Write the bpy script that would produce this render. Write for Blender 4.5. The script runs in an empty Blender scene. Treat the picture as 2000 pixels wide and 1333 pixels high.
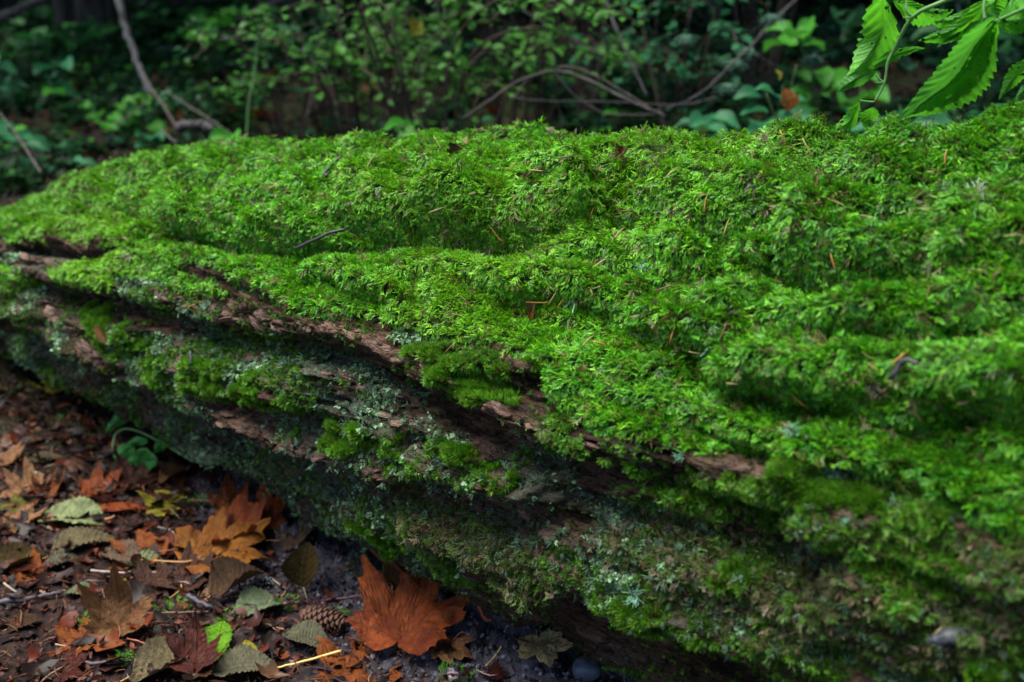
import bpy, math, random
import numpy as np
from mathutils import Vector, Matrix, Euler
from mathutils.bvhtree import BVHTree

rng = np.random.default_rng(11)
random.seed(5)
SC = bpy.context.scene
COL = SC.collection

# ------------------------------------------------------------------ camera, sky, sun, exposure
CAM_H, PITCH, FOC = 0.75, math.radians(22), 35.0
cam_d = bpy.data.cameras.new('camera')
cam = bpy.data.objects.new('camera', cam_d)
COL.objects.link(cam)
cam.location = (0, 0, CAM_H)
cam.rotation_euler = (math.radians(90) - PITCH, 0, 0)
cam_d.lens = FOC
cam_d.sensor_width = 36
cam_d.clip_start = 0.02
cam_d.clip_end = 400
cam_d.dof.use_dof = True
cam_d.dof.focus_distance = 0.95
cam_d.dof.aperture_fstop = 4.5
SC.camera = cam

world = bpy.data.worlds.new('World')
SC.world = world
world.use_nodes = True
wn = world.node_tree
wn.nodes.clear()
wo = wn.nodes.new('ShaderNodeOutputWorld')
wb = wn.nodes.new('ShaderNodeBackground')
ws = wn.nodes.new('ShaderNodeTexSky')
ws.sky_type = 'NISHITA'
ws.sun_disc = False
SUN_EL, SUN_AZ = math.radians(73), math.radians(-76)
ws.sun_elevation = SUN_EL
ws.sun_rotation = SUN_AZ
ws.ozone_density = 0.4
ws.dust_density = 2.0
ws.air_density = 0.8
wb.inputs['Strength'].default_value = 0.05
wn.links.new(ws.outputs[0], wb.inputs[0])
wn.links.new(wb.outputs[0], wo.inputs[0])

sun_d = bpy.data.lights.new('sun', 'SUN')
sun = bpy.data.objects.new('sun', sun_d)
COL.objects.link(sun)
sun_d.energy = 2.4
sun_d.angle = math.radians(50)
sun_d.color = (1.0, 0.98, 0.93)
sd = Vector((math.sin(SUN_AZ) * math.cos(SUN_EL), math.cos(SUN_AZ) * math.cos(SUN_EL), math.sin(SUN_EL)))
sun.rotation_euler = sd.to_track_quat('Z', 'Y').to_euler()

SC.view_settings.view_transform = 'Standard'
SC.view_settings.look = 'None'
SC.view_settings.gamma = 1
SC.view_settings.use_curve_mapping = False
SC.view_settings.exposure = 2.28
SC.render.engine = 'CYCLES'
cy = SC.cycles
cy.max_bounces = 6
cy.diffuse_bounces = 3
cy.transparent_max_bounces = 4
cy.use_denoising = True

# ------------------------------------------------------------------ pixel <-> world helpers (2000 x 1333 photograph)
FPX = FOC / 36 * 2000
CT, ST = math.cos(PITCH), math.sin(PITCH)

def ray(u, v):
    x = (u - 1000) / FPX
    y = (666.5 - v) / FPX
    return Vector((x, CT + y * ST, -ST + y * CT))

def at(u, v, depth):
    return Vector((0, 0, CAM_H)) + ray(u, v) * depth

def project(P):
    X = P[..., 0]; Y = P[..., 1]; Z = P[..., 2] - CAM_H
    dep = np.maximum(Y * CT - Z * ST, 0.05)
    up = Y * ST + Z * CT
    return 1000 + X / dep * FPX, 666.5 - up / dep * FPX, dep

LD = np.array([-.775, .632, 0.0]); LD /= np.linalg.norm(LD)
LN = np.array([.632, .775, 0.0]); LN /= np.linalg.norm(LN)

# ------------------------------------------------------------------ numpy noise
def _h(ix, iy, iz, seed):
    h = (ix.astype(np.int64) * 374761393 + iy.astype(np.int64) * 668265263 + iz.astype(np.int64) * 2147483647 + seed * 974711)
    h = (h ^ (h >> 13)) * 1274126177
    h = h & 0xffffffff
    h = (h ^ (h >> 16)) & 0xffffff
    return h / float(0xffffff)

def vnoise(x, y, z, seed=0):
    ix = np.floor(x); iy = np.floor(y); iz = np.floor(z)
    fx = x - ix; fy = y - iy; fz = z - iz
    fx = fx * fx * (3 - 2 * fx); fy = fy * fy * (3 - 2 * fy); fz = fz * fz * (3 - 2 * fz)
    r = 0
    for a in (0, 1):
        wx = fx if a else 1 - fx
        for b in (0, 1):
            wy = fy if b else 1 - fy
            for c in (0, 1):
                wz = fz if c else 1 - fz
                r = r + wx * wy * wz * _h(ix + a, iy + b, iz + c, seed)
    return r * 2 - 1

def fbm(x, y, z, oct=4, seed=0, gain=.5):
    r = 0; a = 1; t = 0
    for k in range(oct):
        r = r + a * vnoise(x, y, z, seed + k * 17)
        t += a; a *= gain
        x = x * 2.03; y = y * 2.03; z = z * 2.03
    return r / t

def sstep(a, b, x):
    t = np.clip((x - a) / (b - a), 0, 1)
    return t * t * (3 - 2 * t)

def poly_dist(u, v, pts):
    """distance in px to a polyline and the signed offset (positive = above the line)"""
    best = np.full(u.shape, 1e9); sg = np.zeros(u.shape)
    for (x0, y0), (x1, y1) in zip(pts[:-1], pts[1:]):
        dx, dy = x1 - x0, y1 - y0
        L = dx * dx + dy * dy
        t = np.clip(((u - x0) * dx + (v - y0) * dy) / L, 0, 1)
        ex = u - (x0 + t * dx); ey = v - (y0 + t * dy)
        d = np.hypot(ex, ey)
        s = np.where(dx * ey - dy * ex < 0, 1, -1)
        m = d < best
        best = np.where(m, d, best); sg = np.where(m, s, sg)
    return best, best * sg

# ------------------------------------------------------------------ materials
def mat(name):
    m = bpy.data.materials.new(name)
    m.use_nodes = True
    nt = m.node_tree
    nt.nodes.clear()
    out = nt.nodes.new('ShaderNodeOutputMaterial')
    return m, nt, out

def N(nt, t, **kw):
    n = nt.nodes.new(t)
    for k, v in kw.items():
        if hasattr(n, k):
            setattr(n, k, v)
        else:
            n.inputs[k].default_value = v
    return n

def noise_node(nt, scale, detail=4, rough=.55, vec=None):
    n = N(nt, 'ShaderNodeTexNoise')
    n.inputs['Scale'].default_value = scale
    n.inputs['Detail'].default_value = detail
    n.inputs['Roughness'].default_value = rough
    if vec: nt.links.new(vec, n.inputs['Vector'])
    return n

def ramp(nt, fac, stops):
    r = N(nt, 'ShaderNodeValToRGB')
    el = r.color_ramp.elements
    while len(el) < len(stops): el.new(.5)
    for e, (p, c) in zip(el, stops):
        e.position = p; e.color = (c[0], c[1], c[2], 1)
    nt.links.new(fac, r.inputs[0])
    return r.outputs[0]

def mixc(nt, fac, a, b, mode='MIX'):
    m = N(nt, 'ShaderNodeMix', data_type='RGBA', blend_type=mode)
    L = nt.links.new
    if isinstance(fac, (int, float)): m.inputs[0].default_value = fac
    else: L(fac, m.inputs[0])
    for sock, val in ((6, a), (7, b)):
        if isinstance(val, tuple): m.inputs[sock].default_value = (*val[:3], 1)
        else: L(val, m.inputs[sock])
    return m.outputs[2]

def math_n(nt, op, a, b=None, clamp=False):
    m = N(nt, 'ShaderNodeMath', operation=op, use_clamp=clamp)
    for i, x in enumerate((a, b)):
        if x is None: continue
        if isinstance(x, (int, float)): m.inputs[i].default_value = x
        else: nt.links.new(x, m.inputs[i])
    return m.outputs[0]

def bump(nt, h, strength, dist):
    b = N(nt, 'ShaderNodeBump')
    b.inputs['Strength'].default_value = strength
    b.inputs['Distance'].default_value = dist
    nt.links.new(h, b.inputs['Height'])
    return b.outputs[0]

def attr(nt, name, kind='GEOMETRY'):
    a = N(nt, 'ShaderNodeAttribute', attribute_name=name, attribute_type=kind)
    return a

def principled(nt, out, col, rough=.6, spec=.4, normal=None, trans=0.0):
    p = N(nt, 'ShaderNodeBsdfPrincipled')
    L = nt.links.new
    if isinstance(col, tuple): p.inputs['Base Color'].default_value = (*col[:3], 1)
    else: L(col, p.inputs['Base Color'])
    if isinstance(rough, (int, float)): p.inputs['Roughness'].default_value = rough
    else: L(rough, p.inputs['Roughness'])
    p.inputs['Specular IOR Level'].default_value = spec
    if normal: L(normal, p.inputs['Normal'])
    if trans > 0:
        t = N(nt, 'ShaderNodeBsdfTranslucent')
        if isinstance(col, tuple): t.inputs[0].default_value = (*col[:3], 1)
        else: L(mixc(nt, .35, col, (.13, .50, .02), 'MIX') if trans > .45 else col, t.inputs[0])
        mx = N(nt, 'ShaderNodeMixShader')
        mx.inputs[0].default_value = trans
        L(p.outputs[0], mx.inputs[1]); L(t.outputs[0], mx.inputs[2])
        L(mx.outputs[0], out.inputs[0])
    else:
        L(p.outputs[0], out.inputs[0])
    return p

def m_instance(name, rough=.6, spec=.14, trans=.25):
    """colour from the scattered point ('tint'), paler growing tip plus painted highlight and shade contrast (mesh attribute 'tip')"""
    m, nt, out = mat(name)
    a = attr(nt, 'tint', 'INSTANCER')
    t = attr(nt, 'tip')
    k = math_n(nt, 'MULTIPLY_ADD', t.outputs['Fac'], 1.15); k.node.inputs[2].default_value = .28  # gradient widened beyond paler growth to paint lit tips and shaded bases
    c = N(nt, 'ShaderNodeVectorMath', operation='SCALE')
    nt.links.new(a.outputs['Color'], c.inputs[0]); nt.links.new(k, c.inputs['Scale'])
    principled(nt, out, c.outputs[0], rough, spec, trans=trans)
    return m

def m_plain(name, col, rough=.6, spec=.4, nscale=40, var=.35, trans=0.0, bumpd=0.0):
    m, nt, out = mat(name)
    tc = N(nt, 'ShaderNodeTexCoord')
    n = noise_node(nt, nscale, 5, .6, tc.outputs['Object'])
    c = ramp(nt, n.outputs[0], [(.3, tuple(x * (1 - var) for x in col)), (.7, tuple(x * (1 + var) for x in col))])
    nb = bump(nt, n.outputs[0], .7, bumpd) if bumpd else None
    principled(nt, out, c, rough, spec, nb, trans)
    return m

def m_bark():
    m, nt, out = mat('log_bark')
    L = nt.links.new
    tc = N(nt, 'ShaderNodeTexCoord')
    mp = N(nt, 'ShaderNodeMapping')
    m0 = N(nt, 'ShaderNodeMapping')
    m0.inputs['Rotation'].default_value = (0, 0, math.radians(39.2))   # texture x runs along the log
    mp.inputs['Scale'].default_value = (.16, 1, 1)
    L(tc.outputs['Object'], m0.inputs[0]); L(m0.outputs[0], mp.inputs[0])
    n5 = noise_node(nt, 380, 6, .7, mp.outputs[0])
    n1 = noise_node(nt, 60, 8, .65, mp.outputs[0])
    n2 = noise_node(nt, 14, 5, .6, tc.outputs['Object'])
    n3 = noise_node(nt, 260, 4, .6, tc.outputs['Object'])
    n4 = noise_node(nt, 24, 6, .6, mp.outputs[0])
    bark = ramp(nt, n1.outputs[0], [(.38, (.012, .009, .008)), (.46, (.05, .03, .022)), (.53, (.14, .085, .06)), (.63, (.25, .165, .12))])
    red = ramp(nt, n4.outputs[0], [(.38, (.03, .02, .016)), (.50, (.13, .065, .04)), (.63, (.23, .15, .11))])
    bark = mixc(nt, .5, bark, red)
    bark = mixc(nt, ramp(nt, n5.outputs[0], [(.40, (1, 1, 1)), (.54, (0, 0, 0))]), bark, mixc(nt, 1.0, bark, (.22, .2, .2), 'MULTIPLY'))
    bark = mixc(nt, ramp(nt, n2.outputs[0], [(.5, (0, 0, 0)), (.62, (1, 1, 1))]), bark, mixc(nt, 1.0, bark, (.55, .62, .42), 'MULTIPLY'))
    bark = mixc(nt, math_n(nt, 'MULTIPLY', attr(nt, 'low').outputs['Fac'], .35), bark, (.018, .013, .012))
    gl = attr(nt, 'lichen').outputs['Fac']
    nl = math_n(nt, 'MULTIPLY', gl, ramp(nt, n2.outputs[0], [(.4, (0, 0, 0)), (.6, (1, 1, 1))]))
    lichen = ramp(nt, n3.outputs[0], [(.35, (.03, .045, .03)), (.55, (.08, .125, .09)), (.75, (.16, .23, .18))])
    c = mixc(nt, math_n(nt, 'MULTIPLY', nl, .7), bark, lichen)
    gm = attr(nt, 'moss').outputs['Fac']
    mossc = ramp(nt, n3.outputs[0], [(.35, (.008, .016, .003)), (.65, (.03, .075, .006))])
    c = mixc(nt, gm, c, mossc)
    h = math_n(nt, 'ADD', math_n(nt, 'ADD', n1.outputs[0], math_n(nt, 'MULTIPLY', n3.outputs[0], .4)), math_n(nt, 'MULTIPLY', n5.outputs[0], .6))
    nb = bump(nt, h, 1.0, .012)
    principled(nt, out, c, .65, .1, nb)
    return m

def m_ground():
    m, nt, out = mat('forest_soil')
    tc = N(nt, 'ShaderNodeTexCoord')
    n1 = noise_node(nt, 70, 8, .7, tc.outputs['Object'])
    n2 = noise_node(nt, 3.0, 4, .6, tc.outputs['Object'])
    c1 = ramp(nt, n1.outputs[0], [(.3, (.008, .006, .006)), (.5, (.025, .015, .013)), (.7, (.06, .033, .025))])
    c2 = ramp(nt, n1.outputs[0], [(.3, (.02, .02, .026)), (.5, (.07, .068, .085)), (.70, (.16, .155, .19))])
    c3 = ramp(nt, n1.outputs[0], [(.3, (.008, .014, .004)), (.6, (.03, .05, .012)), (.8, (.07, .09, .02))])
    c = mixc(nt, attr(nt, 'clay').outputs['Fac'], c1, c2)
    c = mixc(nt, math_n(nt, 'MULTIPLY', attr(nt, 'mossy').outputs['Fac'], ramp(nt, n2.outputs[0], [(.4, (0, 0, 0)), (.6, (1, 1, 1))])), c, c3)
    principled(nt, out, c, .8, .08, bump(nt, n1.outputs[0], 1, .01))
    return m

def m_leaf(name, base, edge, vein, rough=.45, spec=.45, trans=.15, spots=0.0, veinmix=.6):
    m, nt, out = mat(name)
    tc = N(nt, 'ShaderNodeTexCoord')
    n1 = noise_node(nt, 4.5, 7, .68, tc.outputs['Object'])
    n2 = noise_node(nt, 42, 5, .65, tc.outputs['Object'])
    n3 = noise_node(nt, 14, 5, .65, tc.outputs['Object'])
    base = (base[0] * .80, base[1] * .88, base[2] * .7); edge = (edge[0] * .72, edge[1] * .8, edge[2] * .7); spec = spec * .45
    c = mixc(nt, ramp(nt, n1.outputs[0], [(.38, (0, 0, 0)), (.62, (1, 1, 1))]), base, edge)
    c = mixc(nt, math_n(nt, 'MULTIPLY', ramp(nt, n3.outputs[0], [(.42, (1, 1, 1)), (.56, (0, 0, 0))]), .55), c, tuple(x * .45 for x in base))
    c = mixc(nt, math_n(nt, 'MULTIPLY', attr(nt, 'vein').outputs['Fac'], veinmix), c, tuple(x * .38 for x in base))
    if spots:
        s = ramp(nt, n2.outputs[0], [(.28, (1, 1, 1)), (.42, (0, 0, 0))])
        c = mixc(nt, math_n(nt, 'MULTIPLY', s, spots), c, tuple(x * .2 for x in base))
    h = math_n(nt, 'ADD', math_n(nt, 'MULTIPLY', attr(nt, 'vein').outputs['Fac'], .8), n2.outputs[0])
    principled(nt, out, c, rough, spec, bump(nt, h, .9, .004), trans)
    return m

# ------------------------------------------------------------------ object helpers
def mesh_obj(name, verts, faces, material, parent=None, smooth=True, attrs=None, fattrs=None):
    me = bpy.data.meshes.new(name)
    V = np.asarray(verts, dtype=np.float32)
    F = np.asarray(faces) if not isinstance(faces, list) else faces
    if isinstance(F, np.ndarray) and F.ndim == 2:
        nf, k = F.shape
        me.vertices.add(len(V)); me.vertices.foreach_set('co', V.ravel())
        me.loops.add(nf * k); me.loops.foreach_set('vertex_index', F.astype(np.int32).ravel())
        me.polygons.add(nf)
        me.polygons.foreach_set('loop_start', np.arange(0, nf * k, k, dtype=np.int32))
        me.update(calc_edges=True)
    else:
        me.from_pydata([tuple(map(float, p)) for p in V], [], [tuple(map(int, f)) for f in F])
    if smooth: me.polygons.foreach_set('use_smooth', [True] * len(me.polygons))
    for k, a in (attrs or {}).items():
        at_ = me.attributes.new(k, 'FLOAT', 'POINT')
        at_.data.foreach_set('value', np.asarray(a, dtype=np.float32).ravel())
    if material: me.materials.append(material)
    me.validate()
    o = bpy.data.objects.new(name, me)
    COL.objects.link(o)
    if parent is not None: o.parent = parent
    return o

def tag(o, label=None, cat=None, group=None, kind=None):
    if label: o['label'] = label
    if cat: o['category'] = cat
    if group: o['group'] = group
    if kind: o['kind'] = kind
    return o

def empty(name, loc, label, cat, group=None):
    o = bpy.data.objects.new(name, None)
    COL.objects.link(o)
    o.location = loc
    o.empty_display_size = .02
    return tag(o, label, cat, group)

def grid_faces(nu, nv, wrap=False):
    i = np.arange(nu - 1)[:, None]; j = np.arange(nv if wrap else nv - 1)[None, :]
    a = i * nv + j; b = i * nv + (j + 1) % nv
    c = (i + 1) * nv + (j + 1) % nv; d = (i + 1) * nv + j
    return np.stack([a, b, c, d], -1).reshape(-1, 4)

class MB:
    def __init__(s): s.v = []; s.f = []; s.tip = []; s.n = 0
    def add(s, v, f, tip=None):
        s.v.extend(v); s.f.extend([tuple(i + s.n for i in q) for q in f])
        s.tip.extend(tip if tip is not None else [0.5] * len(v)); s.n += len(v)
    def tube(s, pts, rad, k=6, tip=None):
        pts = [Vector(p) for p in pts]
        if not hasattr(rad, '__len__'): rad = [rad] * len(pts)
        vs = []; fs = []; ref = Vector((.13, .27, .95))
        for i, p in enumerate(pts):
            t = (pts[min(i + 1, len(pts) - 1)] - pts[max(i - 1, 0)]).normalized()
            if abs(t.dot(ref)) > .97: ref = Vector((1, 0, 0))
            a = t.cross(ref).normalized(); b = t.cross(a)
            for j in range(k):
                q = 2 * math.pi * j / k
                vs.append(p + (a * math.cos(q) + b * math.sin(q)) * rad[i])
        for i in range(len(pts) - 1):
            for j in range(k):
                fs.append((i * k + j, i * k + (j + 1) % k, (i + 1) * k + (j + 1) % k, (i + 1) * k + j))
        fs.append(tuple(range(k - 1, -1, -1))); fs.append(tuple((len(pts) - 1) * k + j for j in range(k)))
        s.add(vs, fs, tip)
    def build(s, name, m, parent=None, smooth=True):
        return mesh_obj(name, s.v, s.f, m, parent, smooth, {'tip': s.tip})

def smooth_path(pts, n=24, jit=0.0, seed=0):
    P = np.array([list(p) for p in pts], dtype=float)
    t = np.linspace(0, len(P) - 1, n)
    out = []
    r = random.Random(seed)
    for x in t:
        i = int(min(x, len(P) - 2)); f = x - i
        p0 = P[max(i - 1, 0)]; p1 = P[i]; p2 = P[i + 1]; p3 = P[min(i + 2, len(P) - 1)]
        q = .5 * ((2 * p1) + (-p0 + p2) * f + (2 * p0 - 5 * p1 + 4 * p2 - p3) * f * f + (-p0 + 3 * p1 - 3 * p2 + p3) * f ** 3)
        out.append(Vector(q) + Vector((r.uniform(-jit, jit), r.uniform(-jit, jit), r.uniform(-jit, jit))))
    return out

# scattered stuff: points + geometry nodes, each point carries rotation, size, colour and which shape
def proto(name, mb, material):
    me = bpy.data.meshes.new(name)
    me.from_pydata([tuple(p) for p in mb.v], [], mb.f)
    me.polygons.foreach_set('use_smooth', [True] * len(me.polygons))
    a = me.attributes.new('tip', 'FLOAT', 'POINT')
    a.data.foreach_set('value', np.array(mb.tip, dtype=np.float32))
    me.materials.append(material)
    return bpy.data.objects.new(name, me)

def scatter(name, pos, rot, scl, tint, protos, parent=None, kind='stuff', label=None, cat=None):
    n = len(pos)
    me = bpy.data.meshes.new(name)
    me.vertices.add(n)
    me.vertices.foreach_set('co', np.asarray(pos, dtype=np.float32).ravel())
    a = me.attributes.new('rot', 'FLOAT_VECTOR', 'POINT'); a.data.foreach_set('vector', np.asarray(rot, dtype=np.float32).ravel())
    a = me.attributes.new('scl', 'FLOAT', 'POINT'); a.data.foreach_set('value', np.asarray(scl, dtype=np.float32))
    a = me.attributes.new('tint', 'FLOAT_COLOR', 'POINT')
    a.data.foreach_set('color', np.concatenate([tint, np.ones((n, 1))], 1).astype(np.float32).ravel())
    a = me.attributes.new('pick', 'INT', 'POINT'); a.data.foreach_set('value', rng.integers(0, len(protos), n).astype(np.int32))
    o = bpy.data.objects.new(name, me)
    COL.objects.link(o)
    if parent is not None: o.parent = parent
    ng = bpy.data.node_groups.new(name + '_nodes', 'GeometryNodeTree')
    ng.interface.new_socket('Geometry', in_out='INPUT', socket_type='NodeSocketGeometry')
    ng.interface.new_socket('Geometry', in_out='OUTPUT', socket_type='NodeSocketGeometry')
    gi = ng.nodes.new('NodeGroupInput'); go = ng.nodes.new('NodeGroupOutput')
    iop = ng.nodes.new('GeometryNodeInstanceOnPoints')
    m2p = ng.nodes.new('GeometryNodeMeshToPoints')
    jn = ng.nodes.new('GeometryNodeJoinGeometry')
    for p in reversed(protos):
        oi = ng.nodes.new('GeometryNodeObjectInfo')
        oi.inputs['Object'].default_value = p
        oi.inputs['As Instance'].default_value = True
        ng.links.new(oi.outputs['Geometry'], jn.inputs[0])
    def na(nm, t):
        x = ng.nodes.new('GeometryNodeInputNamedAttribute'); x.data_type = t
        x.inputs['Name'].default_value = nm
        return x.outputs['Attribute']
    ng.links.new(gi.outputs[0], m2p.inputs[0])
    ng.links.new(m2p.outputs[0], iop.inputs['Points'])
    ng.links.new(jn.outputs[0], iop.inputs['Instance'])
    iop.inputs['Pick Instance'].default_value = True
    ng.links.new(na('pick', 'INT'), iop.inputs['Instance Index'])
    ng.links.new(na('rot', 'FLOAT_VECTOR'), iop.inputs['Rotation'])
    ng.links.new(na('scl', 'FLOAT'), iop.inputs['Scale'])
    ng.links.new(iop.outputs[0], go.inputs[0])
    md = o.modifiers.new('scatter', 'NODES')
    md.node_group = ng
    return tag(o, label, cat, None, kind)

def frames_to_euler(fwd, up):
    """numpy: local +Y -> fwd, local +Z ~ up ; XYZ euler"""
    f = fwd / np.linalg.norm(fwd, axis=1, keepdims=True)
    x = np.cross(f, up); x /= np.linalg.norm(x, axis=1, keepdims=True) + 1e-9
    z = np.cross(x, f)
    # columns x,f,z ; blender XYZ euler: R = Rz Ry Rx
    R20 = x[:, 2]; R21 = f[:, 2]; R22 = z[:, 2]; R10 = x[:, 1]; R00 = x[:, 0]
    ry = np.arcsin(np.clip(-R20, -1, 1)); rx = np.arctan2(R21, R22); rz = np.arctan2(R10, R00)
    return np.stack([rx, ry, rz], 1)
# ================================================================== the log
S_T = np.array([-.6, -.2, .204, .309, .433, .582, .761, .981, 1.258, 1.46, 1.696, 1.875, 2.068, 2.267, 2.7])
R_T = np.array([.343, .334, .316, .303, .296, .290, .281, .265, .245, .223, .188, .155, .108, .06, .03]) - .012
C_T = np.array([.897, .895, .889, .885, .881, .878, .873, .866, .858, .85, .838, .829, .816, .798, .78])
NS, NPF, NPB = 1000, 330, 40
SS = np.linspace(-.55, 2.6, NS)
PH = np.concatenate([np.linspace(math.radians(-75), math.radians(125), NPF, endpoint=False),
                     np.linspace(math.radians(125), math.radians(285), NPB, endpoint=False)])
NPH = len(PH)

def log_base(s, ph):
    R = np.interp(s, S_T, R_T); C = np.interp(s, S_T, C_T)
    n = C - R * np.cos(ph); z = R * np.sin(ph) + np.interp(s, S_T, R_T) + .003
    P = n[..., None] * LN + s[..., None] * LD
    P[..., 2] = z
    Nn = -np.cos(ph)[..., None] * LN + 0 * P
    Nn[..., 2] = np.sin(ph)
    return P, Nn

Sg, Pg = np.meshgrid(SS, PH, indexing='ij')
PB, NB = log_base(Sg, Pg)
U, V, DEP = project(PB)
px = DEP / FPX                                   # metres per photograph pixel

W1 = fbm(Sg * 3, PB[..., 2] * 9, Pg * 2, 3, 3)
Uw = U + 14 * fbm(Sg * 9, Pg * 7, 0 * Sg, 3, 8) / 1
Vw = V + 16 * fbm(Sg * 9, Pg * 7, 0 * Sg + 5, 3, 9)

# lower edge of the big moss blanket in the photograph
ME = [(-400, 470), (0, 466), (90, 478), (180, 470), (260, 500), (300, 540), (370, 520), (420, 540), (480, 555), (560, 600), (640, 628), (700, 612),
      (760, 640), (850, 640), (930, 672), (1000, 715), (1075, 740), (1110, 800), (1180, 850), (1260, 872), (1340, 892), (1420, 905),
      (1520, 900), (1620, 905), (1720, 925), (1820, 960), (1900, 1010), (2000, 1060), (2400, 1200)]
me_u = np.array([p[0] for p in ME]); me_v = np.array([p[1] for p in ME])
edge = np.interp(Uw, me_u, me_v) - np.interp(Uw, [0, 400, 1000, 1400, 1700, 2000], [8, 14, 20, 16, 0, 0])
MOSS = sstep(14, -14, Vw - edge + 12 * vnoise(Sg * 40, Pg * 22, 0 * Sg, 5))
back = Pg > math.radians(75)
MOSS = np.where(back, sstep(170, 120, np.degrees(Pg) + 20 * W1), MOSS)

def blob(cu, cv, ru, rv, ang=0, warp=1.0):
    a = math.radians(ang)
    x = (Uw - cu) * math.cos(a) + (Vw - cv) * math.sin(a)
    y = -(Uw - cu) * math.sin(a) + (Vw - cv) * math.cos(a)
    return np.where(Pg < math.radians(80), sstep(1.15, .75, np.hypot(x / ru, y / rv) + .25 * warp * vnoise(Sg * 45, Pg * 25, 0 * Sg, int(cu))), 0)

# bark showing inside the blanket / moss tongues below it
for b in [(70, 505, 75, 26, 0), (150, 478, 60, 12, 5), (390, 520, 70, 12, 8)]:
    MOSS = MOSS * (1 - blob(*b))
for b in [(250, 520, 130, 20, -2), (20, 545, 40, 22, 0), (380, 548, 60, 16, 12), (180, 545, 60, 12, 8), (880, 655, 60, 16, 20)]:
    MOSS = np.maximum(MOSS, blob(*b))
TUFTS = [(190, 620, 36, 18, 35), (250, 670, 55, 24, 35), (330, 720, 40, 18, 25), (420, 740, 46, 34, 30), (500, 765, 45, 30, 30), (610, 820, 62, 34, 15),
         (560, 790, 30, 22, 0), (690, 850, 60, 30, 15), (770, 855, 50, 18, 5), (890, 885, 70, 18, 25), (900, 708, 95, 22, 12), (893, 732, 38, 18, 5),
         (975, 775, 46, 22, 12), (925, 762, 26, 14, 0), (1040, 792, 18, 9, 0), (1215, 915, 40, 18, 25), (1000, 935, 24, 16, 0), (1110, 850, 22, 12, 20),
         (1370, 955, 26, 10, 10), (1450, 950, 100, 40, 10), (1550, 905, 60, 34, 0), (1600, 970, 55, 26, 10), (1700, 985, 60, 30, 20), (1800, 1000, 60, 34, 20),
         (1770, 1090, 46, 30, 0), (1480, 1150, 80, 40, 20), (1250, 1150, 80, 26, 25), (1060, 700, 40, 30, 0), (740, 1040, 60, 16, 35), (850, 1090, 80, 18, 28),
         (1350, 1220, 90, 16, 25), (1960, 1300, 60, 40, 0), (1850, 1120, 90, 40, 20), (460, 770, 22, 16, 0)]
TUFT = np.zeros_like(Sg)
for b in TUFTS: TUFT = np.maximum(TUFT, blob(*b))
TUFT = TUFT * (1 - MOSS) * sstep(-.12, .18, fbm(Sg * 30, Pg * 11, 0 * Sg, 4, 77))
R2 = np.zeros_like(Sg)
for b in [(1750, 1040, 330, 110, 12), (1430, 985, 170, 60, 12), (1900, 1180, 160, 90, 15), (1150, 820, 60, 60, 30), (1500, 1150, 160, 50, 20), (960, 690, 90, 30, 20), (1960, 1050, 120, 120, 0), (820, 1060, 130, 22, 32)]:
    R2 = np.maximum(R2, blob(*b))
R2 = R2 * (1 - MOSS) * sstep(-.05, .2, fbm(Sg * 20, Pg * 8, 0 * Sg, 3, 78))
BROWN = np.zeros_like(Sg)
for b in [(1420, 1120, 120, 60, 10), (1600, 1180, 190, 90, 15), (1750, 1230, 160, 80, 15), (1300, 1090, 120, 60, 25), (1000, 1090, 120, 40, 25), (1900, 1120, 120, 80, 10), (850, 1020, 90, 30, 25), (1950, 1200, 100, 90, 0)]:
    BROWN = np.maximum(BROWN, blob(*b))
LICH = np.zeros_like(Sg)
for b in [(300, 690, 110, 30, 25), (470, 700, 130, 40, 15), (640, 740, 150, 60, 20), (800, 870, 200, 50, 22), (640, 870, 120, 40, 25), (1040, 930, 110, 45, 35), (960, 980, 110, 22, 15), (1050, 1080, 200, 50, 15),
          (1290, 1070, 160, 60, 15), (1240, 1150, 160, 60, 20), (1450, 1180, 160, 70, 20), (1340, 780, 60, 40, 40), (1630, 900, 70, 40, 0), (1510, 850, 110, 40, 10),
          (90, 690, 90, 50, 25), (440, 900, 150, 40, 28), (620, 980, 120, 40, 30), (280, 560, 60, 30, 10), (400, 605, 50, 18, 10), (560, 690, 70, 18, 10), (1600, 1010, 120, 30, 10), (1800, 1010, 90, 40, 0),
          (1620, 1110, 80, 40, 20), (1700, 1190, 120, 40, 15), (1400, 970, 60, 20, 10), (200, 820, 80, 40, 30), (830, 660, 70, 16, 12), (1550, 1250, 150, 50, 20)]:
    LICH = np.maximum(LICH, blob(*b))
LICH = np.maximum(LICH, .55 * (Vw > edge + 20) * sstep(-.05, .25, fbm(Sg * 8, Pg * 5, 0 * Sg, 3, 66)))
LICH = LICH * (1 - MOSS)

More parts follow.
